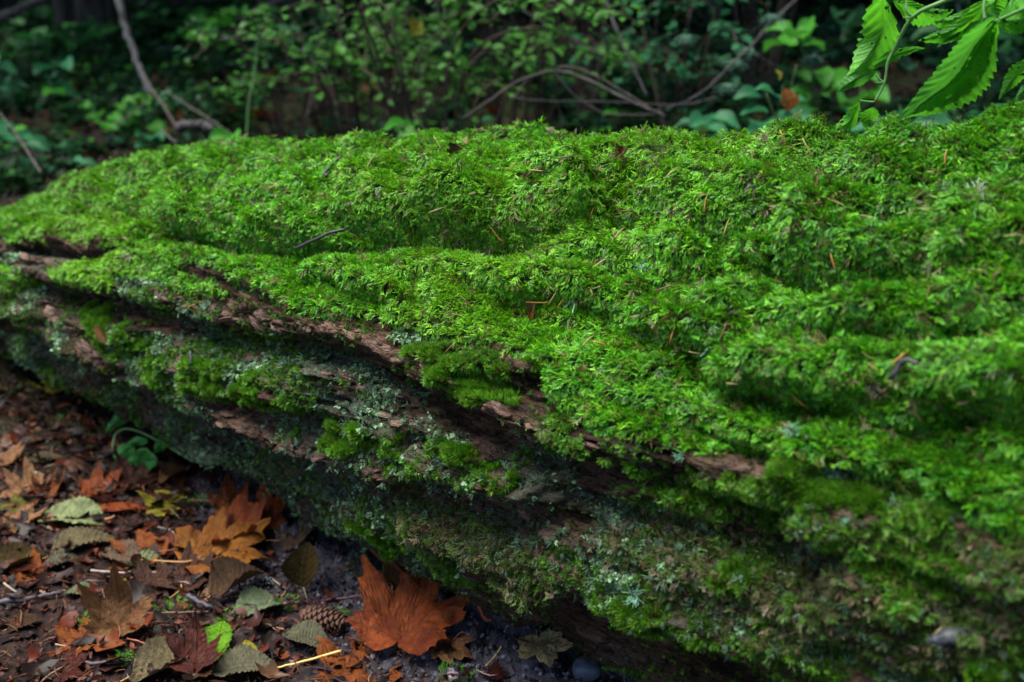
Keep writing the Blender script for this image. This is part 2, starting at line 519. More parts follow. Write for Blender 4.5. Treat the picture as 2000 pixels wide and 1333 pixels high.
# furrows and lips
FUR = [([(60, 560), (112, 580), (187, 588), (262, 614), (330, 632), (430, 655), (540, 668), (650, 690), (740, 735), (810, 780), (895, 818), (965, 860), (1030, 892), (1120, 925), (1230, 950), (1330, 975), (1430, 1000), (1520, 1020)], .016, .030),
       ([(280, 664), (375, 668), (470, 688), (560, 720)], .010, .018),
       ([(0, 610), (60, 660), (150, 715), (230, 765), (330, 805), (430, 850), (530, 893), (620, 930), (700, 955), (800, 965), (880, 970), (946, 993), (1027, 1009), (1125, 1014), (1222, 1026), (1304, 1038), (1400, 1070), (1500, 1095), (1600, 1118)], .015, .032),
       ([(925, 745), (1000, 758), (1050, 752), (1075, 725)], .007, .018),
       ([(1380, 850), (1430, 872), (1500, 885)], .008, .018),
       ([(1080, 1200), (1160, 1222), (1250, 1265), (1350, 1300), (1450, 1340), (1550, 1390)], .018, .035),
       ([(40, 486), (120, 494), (190, 504), (225, 492)], .008, .02),
       ([(1070, 960), (1200, 985), (1320, 1005), (1420, 1030)], .006, .010),
       ([(1000, 842), (1060, 868), (1140, 888)], .005, .008),
       ([(430, 905), (560, 960), (640, 1000), (720, 1040)], .007, .010),
       ([(820, 1000), (900, 1035), (1000, 1060)], .006, .010),
       ([(700, 965), (770, 1010), (830, 1060)], .006, .010),
       ([(1640, 1075), (1760, 1105), (1900, 1160)], .012, .02),
       ([(1600, 940), (1700, 955), (1800, 975)], .010, .02)]
D = np.zeros_like(Sg)
for pts, w, dep in FUR:
    d, sg = poly_dist(Uw, Vw, pts)
    d = d * px; sg = sg * px
    ends = 1.0
    D -= dep * np.exp(-(np.maximum(d, 0) / w) ** 2) * np.where(Pg < math.radians(80), 1, 0)
    D += .42 * dep * np.exp(-((sg - 1.7 * w) / w) ** 2) * np.where(Pg < math.radians(80), 1, 0)
    D += .2 * dep * np.exp(-((sg + 2.6 * w) / (1.6 * w)) ** 2) * np.where(Pg < math.radians(80), 1, 0)
# general log form: flutes along the length
ax = Pg * np.interp(Sg, S_T, R_T)
D += .010 * fbm(Sg * 2.2, ax * 14, 0 * Sg, 3, 21)
NM = 1 - MOSS
rid = 1 - np.abs(fbm(Sg * 7, ax * 42, 0 * Sg, 4, 31))
D += NM * (.030 * (rid - .82) + .006 * fbm(Sg * 30, ax * 110, 0 * Sg, 4, 41))
hh = ax * 62 + 2.2 * fbm(Sg * 6, ax * 12, 0 * Sg, 3, 55) + .55 * fbm(Sg * 38, ax * 45, 0 * Sg, 3, 56)
saw = hh - np.floor(hh)
D += NM * (1 - .5 * LICH) * .010 * (saw ** 1.3 - .45) * (.4 + .9 * np.clip(.5 + fbm(Sg * 9, ax * 14, 0 * Sg, 2, 57), 0, 1))
brk = 1 - np.abs(fbm(Sg * 34 + 1.5 * fbm(Sg * 20, ax * 30, 0 * Sg, 2, 58), ax * 26 + np.floor(hh) * 3.7, 0 * Sg, 2, 59))
D -= NM * .009 * sstep(.93, 1.0, brk)
fis = 1 - np.abs(fbm(Sg * 5, ax * 70, 0 * Sg, 3, 60))
D -= NM * .013 * sstep(.90, 1.0, fis)
plate = fbm(Sg * 12, ax * 50, 0 * Sg + 3, 3, 51)
D += NM * .012 * (np.floor(plate * 9) / 9)
D += .0035 * (LICH) * (fbm(Sg * 95, ax * 95, 0 * Sg, 2, 61))
# moss blanket thickness: pillows, drooping tiers
tier = 1 - np.abs(fbm(Sg * 1.7 + ax * 1.0, ax * 11 + .8 * fbm(Sg * 3, ax * 3, 0 * Sg, 2, 5), 0 * Sg, 3, 71))
pil = 1 - np.abs(fbm(Sg * 8, ax * 17, 0 * Sg, 3, 81, .6))
T = .005 + .046 * (tier - .80) + .058 * (pil - .76) + .004 * fbm(Sg * 45, ax * 45, 0 * Sg, 2, 91)
for pts, w, dep in [([(330, 465), (420, 482), (560, 478), (650, 468), (740, 452), (830, 440), (900, 430), (1000, 428), (1080, 402)], .016, .022),
                    ([(150, 380), (240, 400), (330, 440), (380, 470)], .012, .010),
                    ([(640, 560), (700, 590), (735, 600)], .010, .02),
                    ([(1190, 370), (1300, 400), (1390, 440), (1500, 430)], .014, .012),
                    ([(1060, 560), (1150, 590), (1260, 560)], .012, .008),
                    ([(1500, 500), (1600, 545), (1700, 530), (1800, 500)], .014, .018),
                    ([(1700, 650), (1800, 660), (1900, 640), (2000, 620)], .014, .018),
                    ([(1450, 600), (1560, 640), (1640, 650)], .010, .014),
                    ([(1500, 790), (1650, 800), (1760, 830), (1900, 820)], .014, .016),
                    ([(480, 405), (560, 400), (640, 395), (720, 390)], .010, .010),
                    ([(1330, 700), (1400, 760), (1480, 770)], .012, .014),
                    ([(1560, 330), (1700, 345), (1820, 320), (1950, 300)], .014, .014)]:
    d, sg = poly_dist(U + 10 * W1, V, pts)
    d = d * px; sg = sg * px
    fr = np.where(Pg < math.radians(88), 1, 0)
    T -= 1.5 * dep * np.exp(-(d / (.85 * w)) ** 2) * fr
    T += .85 * dep * np.exp(-((sg - 2.0 * w) / (1.2 * w)) ** 2) * fr
THK = np.where(back, 1, sstep(-2, 75, edge - Vw))
D += MOSS * (.002 + T * (.3 + .7 * THK) - .021 * THK)
D += TUFT * (.006 + .006 * vnoise(Sg * 60, ax * 60, 0 * Sg, 95))
D += BROWN * (1 - MOSS) * .006 * fbm(Sg * 30, ax * 30, 0 * Sg, 3, 99)
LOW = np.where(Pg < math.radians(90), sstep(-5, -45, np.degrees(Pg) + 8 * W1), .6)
PL = PB + NB * D[..., None]
dS = np.gradient(PL, axis=0); dP = np.gradient(PL, axis=1)
NL = np.cross(dP, dS); NL /= np.linalg.norm(NL, axis=2, keepdims=True) + 1e-12
if np.sum(NL * NB) < 0: NL = -NL

log = empty('fallen_log', (float(LN[0] * .87), float(LN[1] * .87), 0), 'huge fallen log lying across the picture under a thick blanket of bright green moss', 'log')
lo = np.array(log.location)
verts = (PL - lo).reshape(-1, 3)
faces = grid_faces(NS, NPH, True)[:, ::-1]
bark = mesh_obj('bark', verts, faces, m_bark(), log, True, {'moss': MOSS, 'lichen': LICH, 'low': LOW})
# end caps
for i in (0, NS - 1):
    ring = verts.reshape(NS, NPH, 3)[i]
    c = ring.mean(0)
    mesh_obj('cut_end', np.concatenate([ring, c[None]]), [(j, (j + 1) % NPH, NPH) if i else ((j + 1) % NPH, j, NPH) for j in range(NPH)], m_plain('rotten_wood', (.09, .05, .03), .8, .2, 60), log, False)

bvh = BVHTree.FromPolygons([Vector(p) for p in PL.reshape(-1, 3)[::1]], faces.tolist())

# ================================================================== the ground
def coords(lo_, hi_, step, far, n):
    g = np.geomspace(step, far, n); g = np.cumsum(g / g.sum() * far)
    return np.concatenate([lo_ - g[::-1], np.arange(lo_, hi_, step), hi_ + g])

def terrain(x, y):
    nn = x * LN[0] + y * LN[1]; ss = x * LD[0] + y * LD[1]
    z = .012 * fbm(x * 5, y * 5, 0 * x, 4, 201) + .005 * fbm(x * 30, y * 30, 0 * x, 3, 211)
    clay = sstep(.42, .22, np.hypot((x - .0) / 1.0, (y - 1.06) / .75) + .08 * vnoise(x * 12, y * 12, 0 * x, 3)) * sstep(.45, .7, nn)
    clay = np.maximum(clay, sstep(.10, .05, np.abs(nn - .74) + .03 * vnoise(x * 14, y * 14, 0 * x, 9)) * sstep(1.3, 1.0, ss))
    z = z + clay * (.008 + .016 * fbm(x * 26, y * 26, 0 * x, 3, 221) - .014 * sstep(.75, 1, 1 - np.abs(fbm(x * 45, y * 45, 0 * x, 3, 5))) + .006 * fbm(x * 110, y * 110, 0 * x, 2, 6))
    up = sstep(1.15, 1.7, nn)
    z = z + up * (.05 + .075 * np.clip(nn - 1.2, 0, 6) + .10 * fbm(x * .7, y * .7, 0 * x, 3, 231) + .06 * fbm(x * 2.4, y * 2.4, 0 * x, 3, 241))
    hx = np.exp(-(((x - .07) / .13) ** 2 + ((y - .985) / .10) ** 2))
    z = z + .034 * hx * (1 + .5 * fbm(x * 34, y * 34, 0 * x, 3, 251))
    z = z + 1.2 * sstep(9, 40, nn) * (1 + .5 * fbm(x * .1, y * .1, 0 * x, 2, 4))
    z = z + .05 * sstep(1.55, 2.1, ss) * sstep(.5, .72, nn) * (1 - up)
    return z, clay, np.maximum(up, sstep(1.2, 1.7, ss))

gx = coords(-1.7, .9, .0055, 160, 80); gy = coords(.6, 2.2, .0055, 200, 90)
GX, GY = np.meshgrid(gx, gy, indexing='ij')
GZ, CLAY, MSY = terrain(GX, GY)
ground = mesh_obj('ground', np.stack([GX, GY, GZ], -1).reshape(-1, 3), grid_faces(len(gx), len(gy))[:, ::-1], m_ground(), None, True, {'clay': CLAY, 'mossy': MSY})
tag(ground, 'dark damp forest floor of soil and rotted leaf litter', 'ground', kind='structure')

def gz(x, y):
    return float(terrain(np.array([float(x)]), np.array([float(y)]))[0][0])

def ground_at(u, v):
    r = ray(u, v); z = 0.0
    for _ in range(8):
        t = (z - CAM_H) / r.z
        z = gz(r.x * t, r.y * t)
    return Vector((r.x * t, r.y * t, z)), t

def hit(u, v):
    r = ray(u, v)
    loc, nor, idx, dist = bvh.ray_cast(Vector((0, 0, CAM_H)), r.normalized())
    if loc is None:
        p, t = ground_at(u, v)
        return p, Vector((0, 0, 1)), t
    if nor.dot(r) > 0: nor = -nor
    return loc, nor, dist / r.length

# ================================================================== moss, tufts, lichen on the log
def frond(seed, npair=8, droop=.5, wid=.085):
    r = random.Random(seed); mb = MB()
    def pt(t): return Vector((.12 * math.sin(t * 2.2 + seed), t * (1 - .12 * t), .25 * math.sin(t * 2.6) - droop * t * t))
    vs = []; tp = []; fs = []
    K = 5
    for i in range(K + 1):
        t = i / K; p = pt(t); w = wid * .45 * (1 - .6 * t)
        vs += [p + Vector((-w, 0, 0)), p + Vector((w, 0, .01))]; tp += [t * .6] * 2
    for i in range(K): fs.append((2 * i, 2 * i + 1, 2 * i + 3, 2 * i + 2))
    mb.add(vs, fs, tp)
    for i in range(npair):
        for sd_ in (-1, 1):
            t = .12 + .85 * (i + (.5 if sd_ > 0 else 0)) / npair
            L = (.40 * math.sin(math.pi * min(1, .25 + .75 * t)) + .10) * r.uniform(.7, 1.25)
            a = math.radians(r.uniform(38, 62)); p = pt(t)
            d = Vector((sd_ * math.sin(a), math.cos(a), r.uniform(-.05, .35)))
            e = Vector((-d.y, d.x, 0)) * wid * .5
            q1 = p + d * L * .5 + Vector((0, 0, .03)); q2 = p + d * L + Vector((sd_ * -.03, .07, -.10 * L * 3 + r.uniform(-.05, .08)))
            mb.add([p - e * .6, p + e * .6, q1 - e * 1.1, q1 + e * 1.1, q2], [(0, 1, 3, 2), (2, 3, 4)], [t * .5, t * .5, .55 + t * .3, .55 + t * .3, 1.0])
    return mb

def strand(seed, nb=5, wid=.085):
    r = random.Random(seed * 7 + 3); mb = MB()
    def ribbon(p, d, L, w, up, t0):
        q = [p]; dd = d.copy()
        for k in range(3):
            dd = (dd + Vector((r.uniform(-.28, .28), 0, r.uniform(-.22, .30)))).normalized()
            q.append(q[-1] + dd * L / 3)
        e = d.cross(up).normalized()
        ws = [w * .7, w, w * .85]
        vs = []; tp = []
        for k in range(3):
            vs += [q[k] - e * ws[k] * .5, q[k] + e * ws[k] * .5 + up * .02]; tp += [t0 + (1 - t0) * k / 3] * 2
        vs.append(q[3]); tp.append(1)
        mb.add(vs, [(0, 1, 3, 2), (2, 3, 5, 4), (4, 5, 6)], tp)
        # tiny leaflets standing off the ribbon keep it fuzzy
        for k in (1, 2):
            for s_ in (-1, 1):
                b = q[k]; o_ = (d * .5 + e * s_ * .9 + up * r.uniform(-.2, .5)).normalized() * w * 1.5
                mb.add([b - d * w * .35, b + d * w * .35, b + o_], [(0, 1, 2)], [t0, t0, 1])
        return q
    Z = Vector((0, 0, 1))
    main = ribbon(Vector((0, 0, 0)), Vector((r.uniform(-.1, .1), 1, .15)).normalized(), 1.0, wid, Z, .0)
    for i in range(nb):
        t = r.uniform(.0, .75); b = Vector(main[0]).lerp(main[3], t); s_ = -1 if i % 2 else 1
        a = math.radians(r.uniform(22, 60)) * s_
        ribbon(b, Vector((math.sin(a), math.cos(a), r.uniform(-.1, .45))).normalized(), r.uniform(.3, .6), wid * .85, Z, t * .6)
    return mb

def spike_tuft(seed, n=16):
    r = random.Random(seed); mb = MB()
    for i in range(n):
        a = r.uniform(0, 6.28); q = r.uniform(.0, .55)
        b = Vector((math.cos(a) * q * .5, math.sin(a) * q * .5, 0))
        d = Vector((math.cos(a) * q * 1.3, math.sin(a) * q * 1.3, 1)).normalized() * r.uniform(.6, 1.1)
        e = Vector((-math.sin(a + 1), math.cos(a + 1), 0)) * .055
        m = b + d * .55
        mb.add([b - e, b + e, m - e, m + e, b + d], [(0, 1, 3, 2), (2, 3, 4)], [.1, .1, .6, .6, 1])
    # local Y is the growth direction for all shapes
    mb.v = [Vector((v.x, v.z, v.y)) for v in mb.v]
    return mb

def squamule(seed, n=7):
    r = random.Random(seed); mb = MB()
    for i in range(n):
        c = Vector((r.uniform(-.6, .6), r.uniform(0, .35), r.uniform(-.6, .6)))
        a = r.uniform(0, 6.28); s = r.uniform(.22, .45)
        ax1 = Vector((math.cos(a), r.uniform(-.3, .6), math.sin(a))).normalized()
        ax2 = Vector((-math.sin(a), r.uniform(-.2, .9), math.cos(a))).normalized()
        k = 6; vs = [c]; tp = [.35]
        for j in range(k):
            q = 2 * math.pi * j / k; rr = s * r.uniform(.5, 1.15)
            vs.append(c + ax1 * math.cos(q) * rr + ax2 * math.sin(q) * rr + Vector((0, .12 * s, 0))); tp.append(1)
        mb.add(vs, [(0, 1 + j, 1 + (j + 1) % k) for j in range(k)], tp)
    return mb

def coral_lichen(seed, n=9):
    r = random.Random(seed); mb = MB()
    for i in range(n):
        a = r.uniform(0, 6.28); q = r.uniform(.3, 1.0)
        d = Vector((math.cos(a) * q, 1, math.sin(a) * q)).normalized()
        p0 = Vector((r.uniform(-.2, .2), 0, r.uniform(-.2, .2))); p1 = p0 + d * .45
        d2 = (d + Vector((r.uniform(-.7, .7), r.uniform(-.5, .5), r.uniform(-.7, .7)))).normalized(); p2 = p1 + d2 * .35
        mb.tube([p0, p1, p2, p2 + (d2 + Vector((r.uniform(-.6, .6), 0, r.uniform(-.6, .6)))) * .2], [.05, .05, .04, .02], 3, None)
    return mb

M_moss = m_instance('moss_frond', .5, .35, .3)
M_tuft = m_instance('moss_tuft', .55, .3, .3)
M_lich = m_instance('pale_lichen', .8, .2, .05)
fronds = [proto('frond%d' % i, frond(i, 7, .35 + .12 * (i % 4), .07), M_moss) for i in range(2)] + [proto('strand%d' % i, strand(i, 3 + i % 4), M_moss) for i in range(7)]
tufts_p = [proto('tuft%d' % i, spike_tuft(i), M_tuft) for i in range(3)]
squam_p = [proto('squamule%d' % i, squamule(i), M_lich) for i in range(4)]
coral_p = [proto('coral%d' % i, coral_lichen(i), M_lich) for i in range(3)]

cellA = (np.linalg.norm(dS, axis=2) * np.linalg.norm(dP, axis=2))
def sample(weight, n, smin=-.35, smax=2.5):
    w = (weight * cellA * (Sg > smin) * (Sg < smax)).ravel()
    w[~np.isfinite(w)] = 0
    c = np.cumsum(w); idx = np.searchsorted(c, rng.random(n) * c[-1])
    i, j = np.unravel_index(np.clip(idx, 0, w.size - 1), Sg.shape)
    a = rng.random(n)[:, None] - .5; b = rng.random(n)[:, None] - .5
    return PL[i, j] + dS[i, j] * a + dP[i, j] * b - 0, NL[i, j], i, j

vis = np.where(Pg < math.radians(-50), .15, np.where(Pg < math.radians(112), 1.0, np.where(Pg < math.radians(150), .25, 0)))
near = np.interp(DEP, [.5, 1.0, 1.6, 2.4], [1.0, 1.1, .95, .8])

def swirl(P, f, seed):
    return np.stack([fbm(P[:, 0] * f, P[:, 1] * f, P[:, 2] * f, 2, seed + k) for k in range(3)], 1) * 2.2

def growth(nrm, wn_, wdown, wrand, along=0.0):
    n = len(nrm)
    g = np.array([0, 0, -1.0]); dn = g - nrm * (nrm @ g)[:, None]
    dn /= np.linalg.norm(dn, axis=1, keepdims=True) + 1e-6
    # on flat tops the downhill side is towards the camera side of the log
    flat = np.clip(nrm[:, 2], 0, 1)[:, None]
    dn = dn * (1 - .6 * flat) + (-LN) * .5 * flat
    return nrm * wn_ + dn * wdown + rng.normal(size=(n, 3)) * wrand + LD * along

def tints(n, cols, wts, var=.18, patch=None):
    cols = np.array(cols); k = rng.choice(len(cols), n, p=np.array(wts) / sum(wts))
    c = cols[k]
    if patch is not None: c = c * (1 + .35 * patch[:, None])
    return np.clip(c * (1 + rng.normal(size=(n, 1)) * var), .002, 1)

LOCAL = lambda P: P - lo
# main feather moss
n = 330000
P, Nn_, i, j = sample((MOSS > .35) * MOSS * vis * near, n)
g = growth(Nn_, .52, 1.05, .30) + .45 * swirl(P, 38, 500)
patch = fbm(P[:, 0] * 7, P[:, 1] * 7, P[:, 2] * 7, 3, 301)
patch2 = fbm(P[:, 0] * 3, P[:, 1] * 3, P[:, 2] * 3 + 9, 2, 311)
tint = tints(n, [(.065, .28, .004), (.030, .17, .006), (.13, .37, .007), (.09, .12, .010), (.10, .075, .02)], [5, 3.5, 4.5, 1.0, .35], .24, patch)
yel = np.array([.19, .38, .008]); mixv = np.clip(.6 * patch2 + .12, 0, .6)[:, None]
tint = tint * (1 - mixv) + yel * mixv
deep = np.clip((Sg[i, j] < .55) * (.55 - Sg[i, j]) / .7, 0, 1)[:, None]      # tint blends to a deeper green towards the thick end
tint = tint * (1 - .45 * deep) + np.array([.022, .17, .006]) * .45 * deep
scl = (.0062 + .0048 * rng.random(n)) * np.interp(DEP[i, j], [.5, .9, 1.5], [1.1, 1.0, 1.0])
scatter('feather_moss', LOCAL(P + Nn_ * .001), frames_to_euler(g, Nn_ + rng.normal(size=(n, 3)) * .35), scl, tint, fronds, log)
# older brownish strands showing between
n = 9000
P, Nn_, i, j = sample((MOSS > .3) * vis, n)
scatter('old_moss_strands', LOCAL(P), frames_to_euler(growth(Nn_, .5, 1.0, .5), Nn_ + rng.normal(size=(n, 3)) * .5), .011 + .007 * rng.random(n),
        tints(n, [(.08, .075, .02), (.10, .12, .02), (.05, .045, .02)], [2, 3, 1]), fronds, log)
# cushion tufts
n = 24000
P, Nn_, i, j = sample((TUFT > .25) * (.2 + TUFT) * vis, n)
g = growth(Nn_, 1.0, .15, .3); g[:, 2] += .35
patch = fbm(P[:, 0] * 12, P[:, 1] * 12, P[:, 2] * 12, 2, 321)
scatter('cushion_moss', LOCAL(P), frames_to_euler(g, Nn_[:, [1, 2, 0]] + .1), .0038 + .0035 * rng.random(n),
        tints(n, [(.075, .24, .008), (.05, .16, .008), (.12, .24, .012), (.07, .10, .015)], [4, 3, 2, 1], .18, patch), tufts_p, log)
n = 36000
P, Nn_, i, j = sample(np.clip(LICH * 1.2 + .15, 0, 1) * (1 - MOSS) * sstep(-.02, .25, fbm(Sg * 17, ax * 26, 0 * Sg, 4, 345)) * vis * (V > 560) * np.where((U < 760) & (V > 850), .3, 1), n)
g = growth(Nn_, 1.0, .15, .4); g[:, 2] += .3
scatter('creeping_moss', LOCAL(P), frames_to_euler(g, Nn_[:, [1, 2, 0]] + .1), .0028 + .0035 * rng.random(n) ** 1.5,
        tints(n, [(.08, .24, .012), (.05, .15, .010), (.12, .24, .02), (.07, .09, .02)], [4, 4, 2, 2], .25), tufts_p, log)
# low dark tufts everywhere on the front below the blanket
n = 16000
P, Nn_, i, j = sample(((1 - MOSS) * (fbm(Sg * 14, ax * 20, 0 * Sg, 3, 331) > .08)) * vis, n)
scatter('thin_moss', LOCAL(P), frames_to_euler(growth(Nn_, 1, .3, .5), Nn_[:, [1, 2, 0]] + .1), .003 + .003 * rng.random(n),
        tints(n, [(.03, .06, .01), (.05, .08, .015), (.05, .04, .02)], [3, 2, 1]), tufts_p, log)
# brown ragged moss, lower right
n = 9500
P, Nn_, i, j = sample(BROWN * (1 - MOSS) * (1 - .6 * TUFT) * vis, n)
scatter('brown_moss', LOCAL(P), frames_to_euler(growth(Nn_, .7, .8, .6), Nn_ + rng.normal(size=(n, 3)) * .5), .006 + .005 * rng.random(n),
        tints(n, [(.11, .08, .04), (.075, .095, .022), (.18, .14, .085), (.06, .13, .016)], [3, 3, 1.5, 5]), fronds, log)
n = 15000
P, Nn_, i, j = sample(R2 * vis, n)
scatter('sparse_moss', LOCAL(P), frames_to_euler(growth(Nn_, .8, .6, .45) + .4 * swirl(P, 30, 600), Nn_ + rng.normal(size=(n, 3)) * .5), .0055 + .005 * rng.random(n),
        tints(n, [(.05, .18, .008), (.09, .22, .012), (.07, .09, .015)], [4, 2, 2], .25), fronds, log)
# pale lichen crust and coral-like lichen
n = 46000
LOWL = np.where((V > 800) & (U < 760), .5, 1.0)
P, Nn_, i, j = sample(LOWL * (LICH > .2) * LICH * (1 - .7 * TUFT) * vis * np.clip(.06 + 3 * fbm(Sg * 24, ax * 30, 0 * Sg, 4, 341), .03, 1), n)
scatter('crust_lichen', LOCAL(P), frames_to_euler(growth(Nn_, 1, .1, .35), Nn_[:, [1, 2, 0]] + .1), .0015 + .0026 * rng.random(n) ** 2,
        tints(n, [(.14, .25, .13), (.08, .15, .07), (.19, .29, .18), (.04, .08, .025)], [4, 4, 1.4, 4], .3), squam_p, log)
n = 3000
P, Nn_, i, j = sample((LICH > .3) * LICH * vis * (Sg < 1.2) + .012 * vis * MOSS * (Sg < .9), n)
scatter('coral_lichen', LOCAL(P + Nn_ * .003), frames_to_euler(growth(Nn_, 1, .3, .5), Nn_[:, [1, 2, 0]] + .1), .0035 + .0055 * rng.random(n) ** 2,
        tints(n, [(.13, .24, .15), (.08, .15, .08)], [1, 2]), coral_p, log)
# ================================================================== leaf shapes
MAPLE_H = [(0, 1.0), (4, .90), (8, .80), (12, .77), (15, .80), (18, .74), (23, .62), (28, .56), (33, .63), (37, .74), (40, .78), (43, .86), (47, .99), (51, .84), (55, .76),
           (59, .79), (63, .70), (70, .56), (76, .50), (84, .55), (90, .56), (96, .66), (102, .54), (110, .50), (120, .44), (135, .36), (150, .32), (165, .26), (180, .10)]
MA = np.radians([p[0] for p in MAPLE_H]); MR = np.array([p[1] for p in MAPLE_H])

def maple_mesh(seed, curl=.25, cup=.15, ruffle=.10, holes=0.0, na=128, nr=11, fold=0.0, lobes=None):
    """unit leaf (tip towards +Y, vein junction at the origin); returns verts, faces, vein"""
    r = random.Random(seed); rn = np.random.default_rng(seed)
    th = np.linspace(-math.pi, math.pi, na, endpoint=False)
    aa = np.abs(th); Rr = np.interp(aa, MA, MR)
    Rr = Rr * (1 + .10 * np.sin(th * 3 + r.uniform(0, 6)) * r.uniform(0, 1)) + .018 * np.sin(th * 37) * (aa < 2.2)
    if lobes: Rr = Rr * np.where(np.abs(th - lobes[0]) < lobes[1], lobes[2], 1)
    q = (np.arange(1, nr + 1) / nr) ** .85
    Q, TH = np.meshgrid(q, th, indexing='ij')
    RR = Q * Rr[None, :]
    X = RR * np.sin(TH); Y = RR * np.cos(TH)
    d = np.full(X.shape, 9.0)
    for a in (0, math.radians(46), -math.radians(46), math.radians(95), -math.radians(95)):
        al = X * math.sin(a) + Y * math.cos(a); ac = np.abs(X * math.cos(a) - Y * math.sin(a))
        d = np.minimum(d, np.where(al > 0, ac * (1 + .8 * al), 9))
        ph = (al * 1.0 - ac * .8) * 7.5
        sec = np.abs(ph - np.round(ph)) / 7.5
        near_ = np.abs(((TH - a + math.pi) % (2 * math.pi)) - math.pi) < math.radians(25)
        d = np.minimum(d, np.where((al > .1) & near_, sec * 1.3 + .006, 9))
    vein = np.clip(1.2 - d / .035, 0, 1)
    Z = -.03 * vein + .03 * np.cos(TH * 5) * RR
    Z = Z + cup * RR ** 2 + curl * np.sin(TH * 2 + r.uniform(0, 6)) * RR ** 2 + ruffle * vnoise(X * 3.5, Y * 3.5, 0 * X + seed, seed) + ruffle * .5 * vnoise(X * 9, Y * 9, 0 * X, seed + 5)
    k1, k2 = r.uniform(-.6, 1.0) * curl * 3, r.uniform(-.5, 1.0) * curl * 3
    Z = Z + k1 * np.maximum(X - .25, 0) ** 1.6 + k2 * np.maximum(-X - .25, 0) ** 1.6 + r.uniform(-.3, 1.0) * curl * 3 * np.maximum(Y - .4, 0) ** 1.7
    if fold: Z = Z + fold * np.abs(X)
    V = np.stack([X, Y, Z], -1).reshape(-1, 3)
    V = np.concatenate([V, [[0, 0, 0]]])
    F = [tuple(f) for f in grid_faces(nr, na, True)]
    c = len(V) - 1
    F += [(c, (j + 1) % na, j) for j in range(na)]
    return V, F, np.concatenate([vein.ravel(), [1]])

def oval_mesh(seed, width=.27, curl=.2, cup=.2, ribs=10, serr=.03, ribdepth=.02, nt=46, nx=13, roll=0.0, shape=1.0):
    """unit leaf along +Y with a midrib and slanting side veins"""
    r = random.Random(seed)
    t = np.linspace(0, 1, nt); x = np.linspace(-1, 1, nx)
    Tt, Xx = np.meshgrid(t, x, indexing='ij')
    W = width * np.sin(math.pi * np.clip(Tt, 0, 1) ** (.85 * shape)) ** .8 * (1 + serr * ((Tt * ribs * 2) % 1 - .5) * 2)
    X = Xx * W; Y = Tt + .06 * np.abs(Xx) * 0
    ph = (Tt - np.abs(X) * .9) * ribs
    f = np.abs(ph - np.round(ph)) * 2
    vein = np.maximum(np.clip(1 - np.abs(X) / .012, 0, 1), np.clip(1 - f / .35, 0, 1) * .8)
    Z = cup * 2 * X ** 2 / width + .5 * cup * np.abs(X) - curl * (Tt - .5) ** 2 + ribdepth * np.cos(ph * 2 * math.pi) * np.clip(np.abs(Xx) * 3, 0, 1)
    Z = Z + .03 * vnoise(X * 6, Y * 4, 0 * X, seed + 2) + roll * np.maximum(Xx, 0) ** 2 * W * 1.6
    X = X + .10 * np.sin(Tt * 2.5 + r.uniform(0, 3)) * r.uniform(-1, 1)
    V = np.stack([X, Y - .5, Z], -1).reshape(-1, 3)
    return V, [tuple(f_) for f_ in grid_faces(nt, nx)], vein.ravel()

def leaf_obj(name, data, m, parent=None):
    V, F, vein = data
    return mesh_obj(name, V, F, m, parent, True, {'vein': vein})

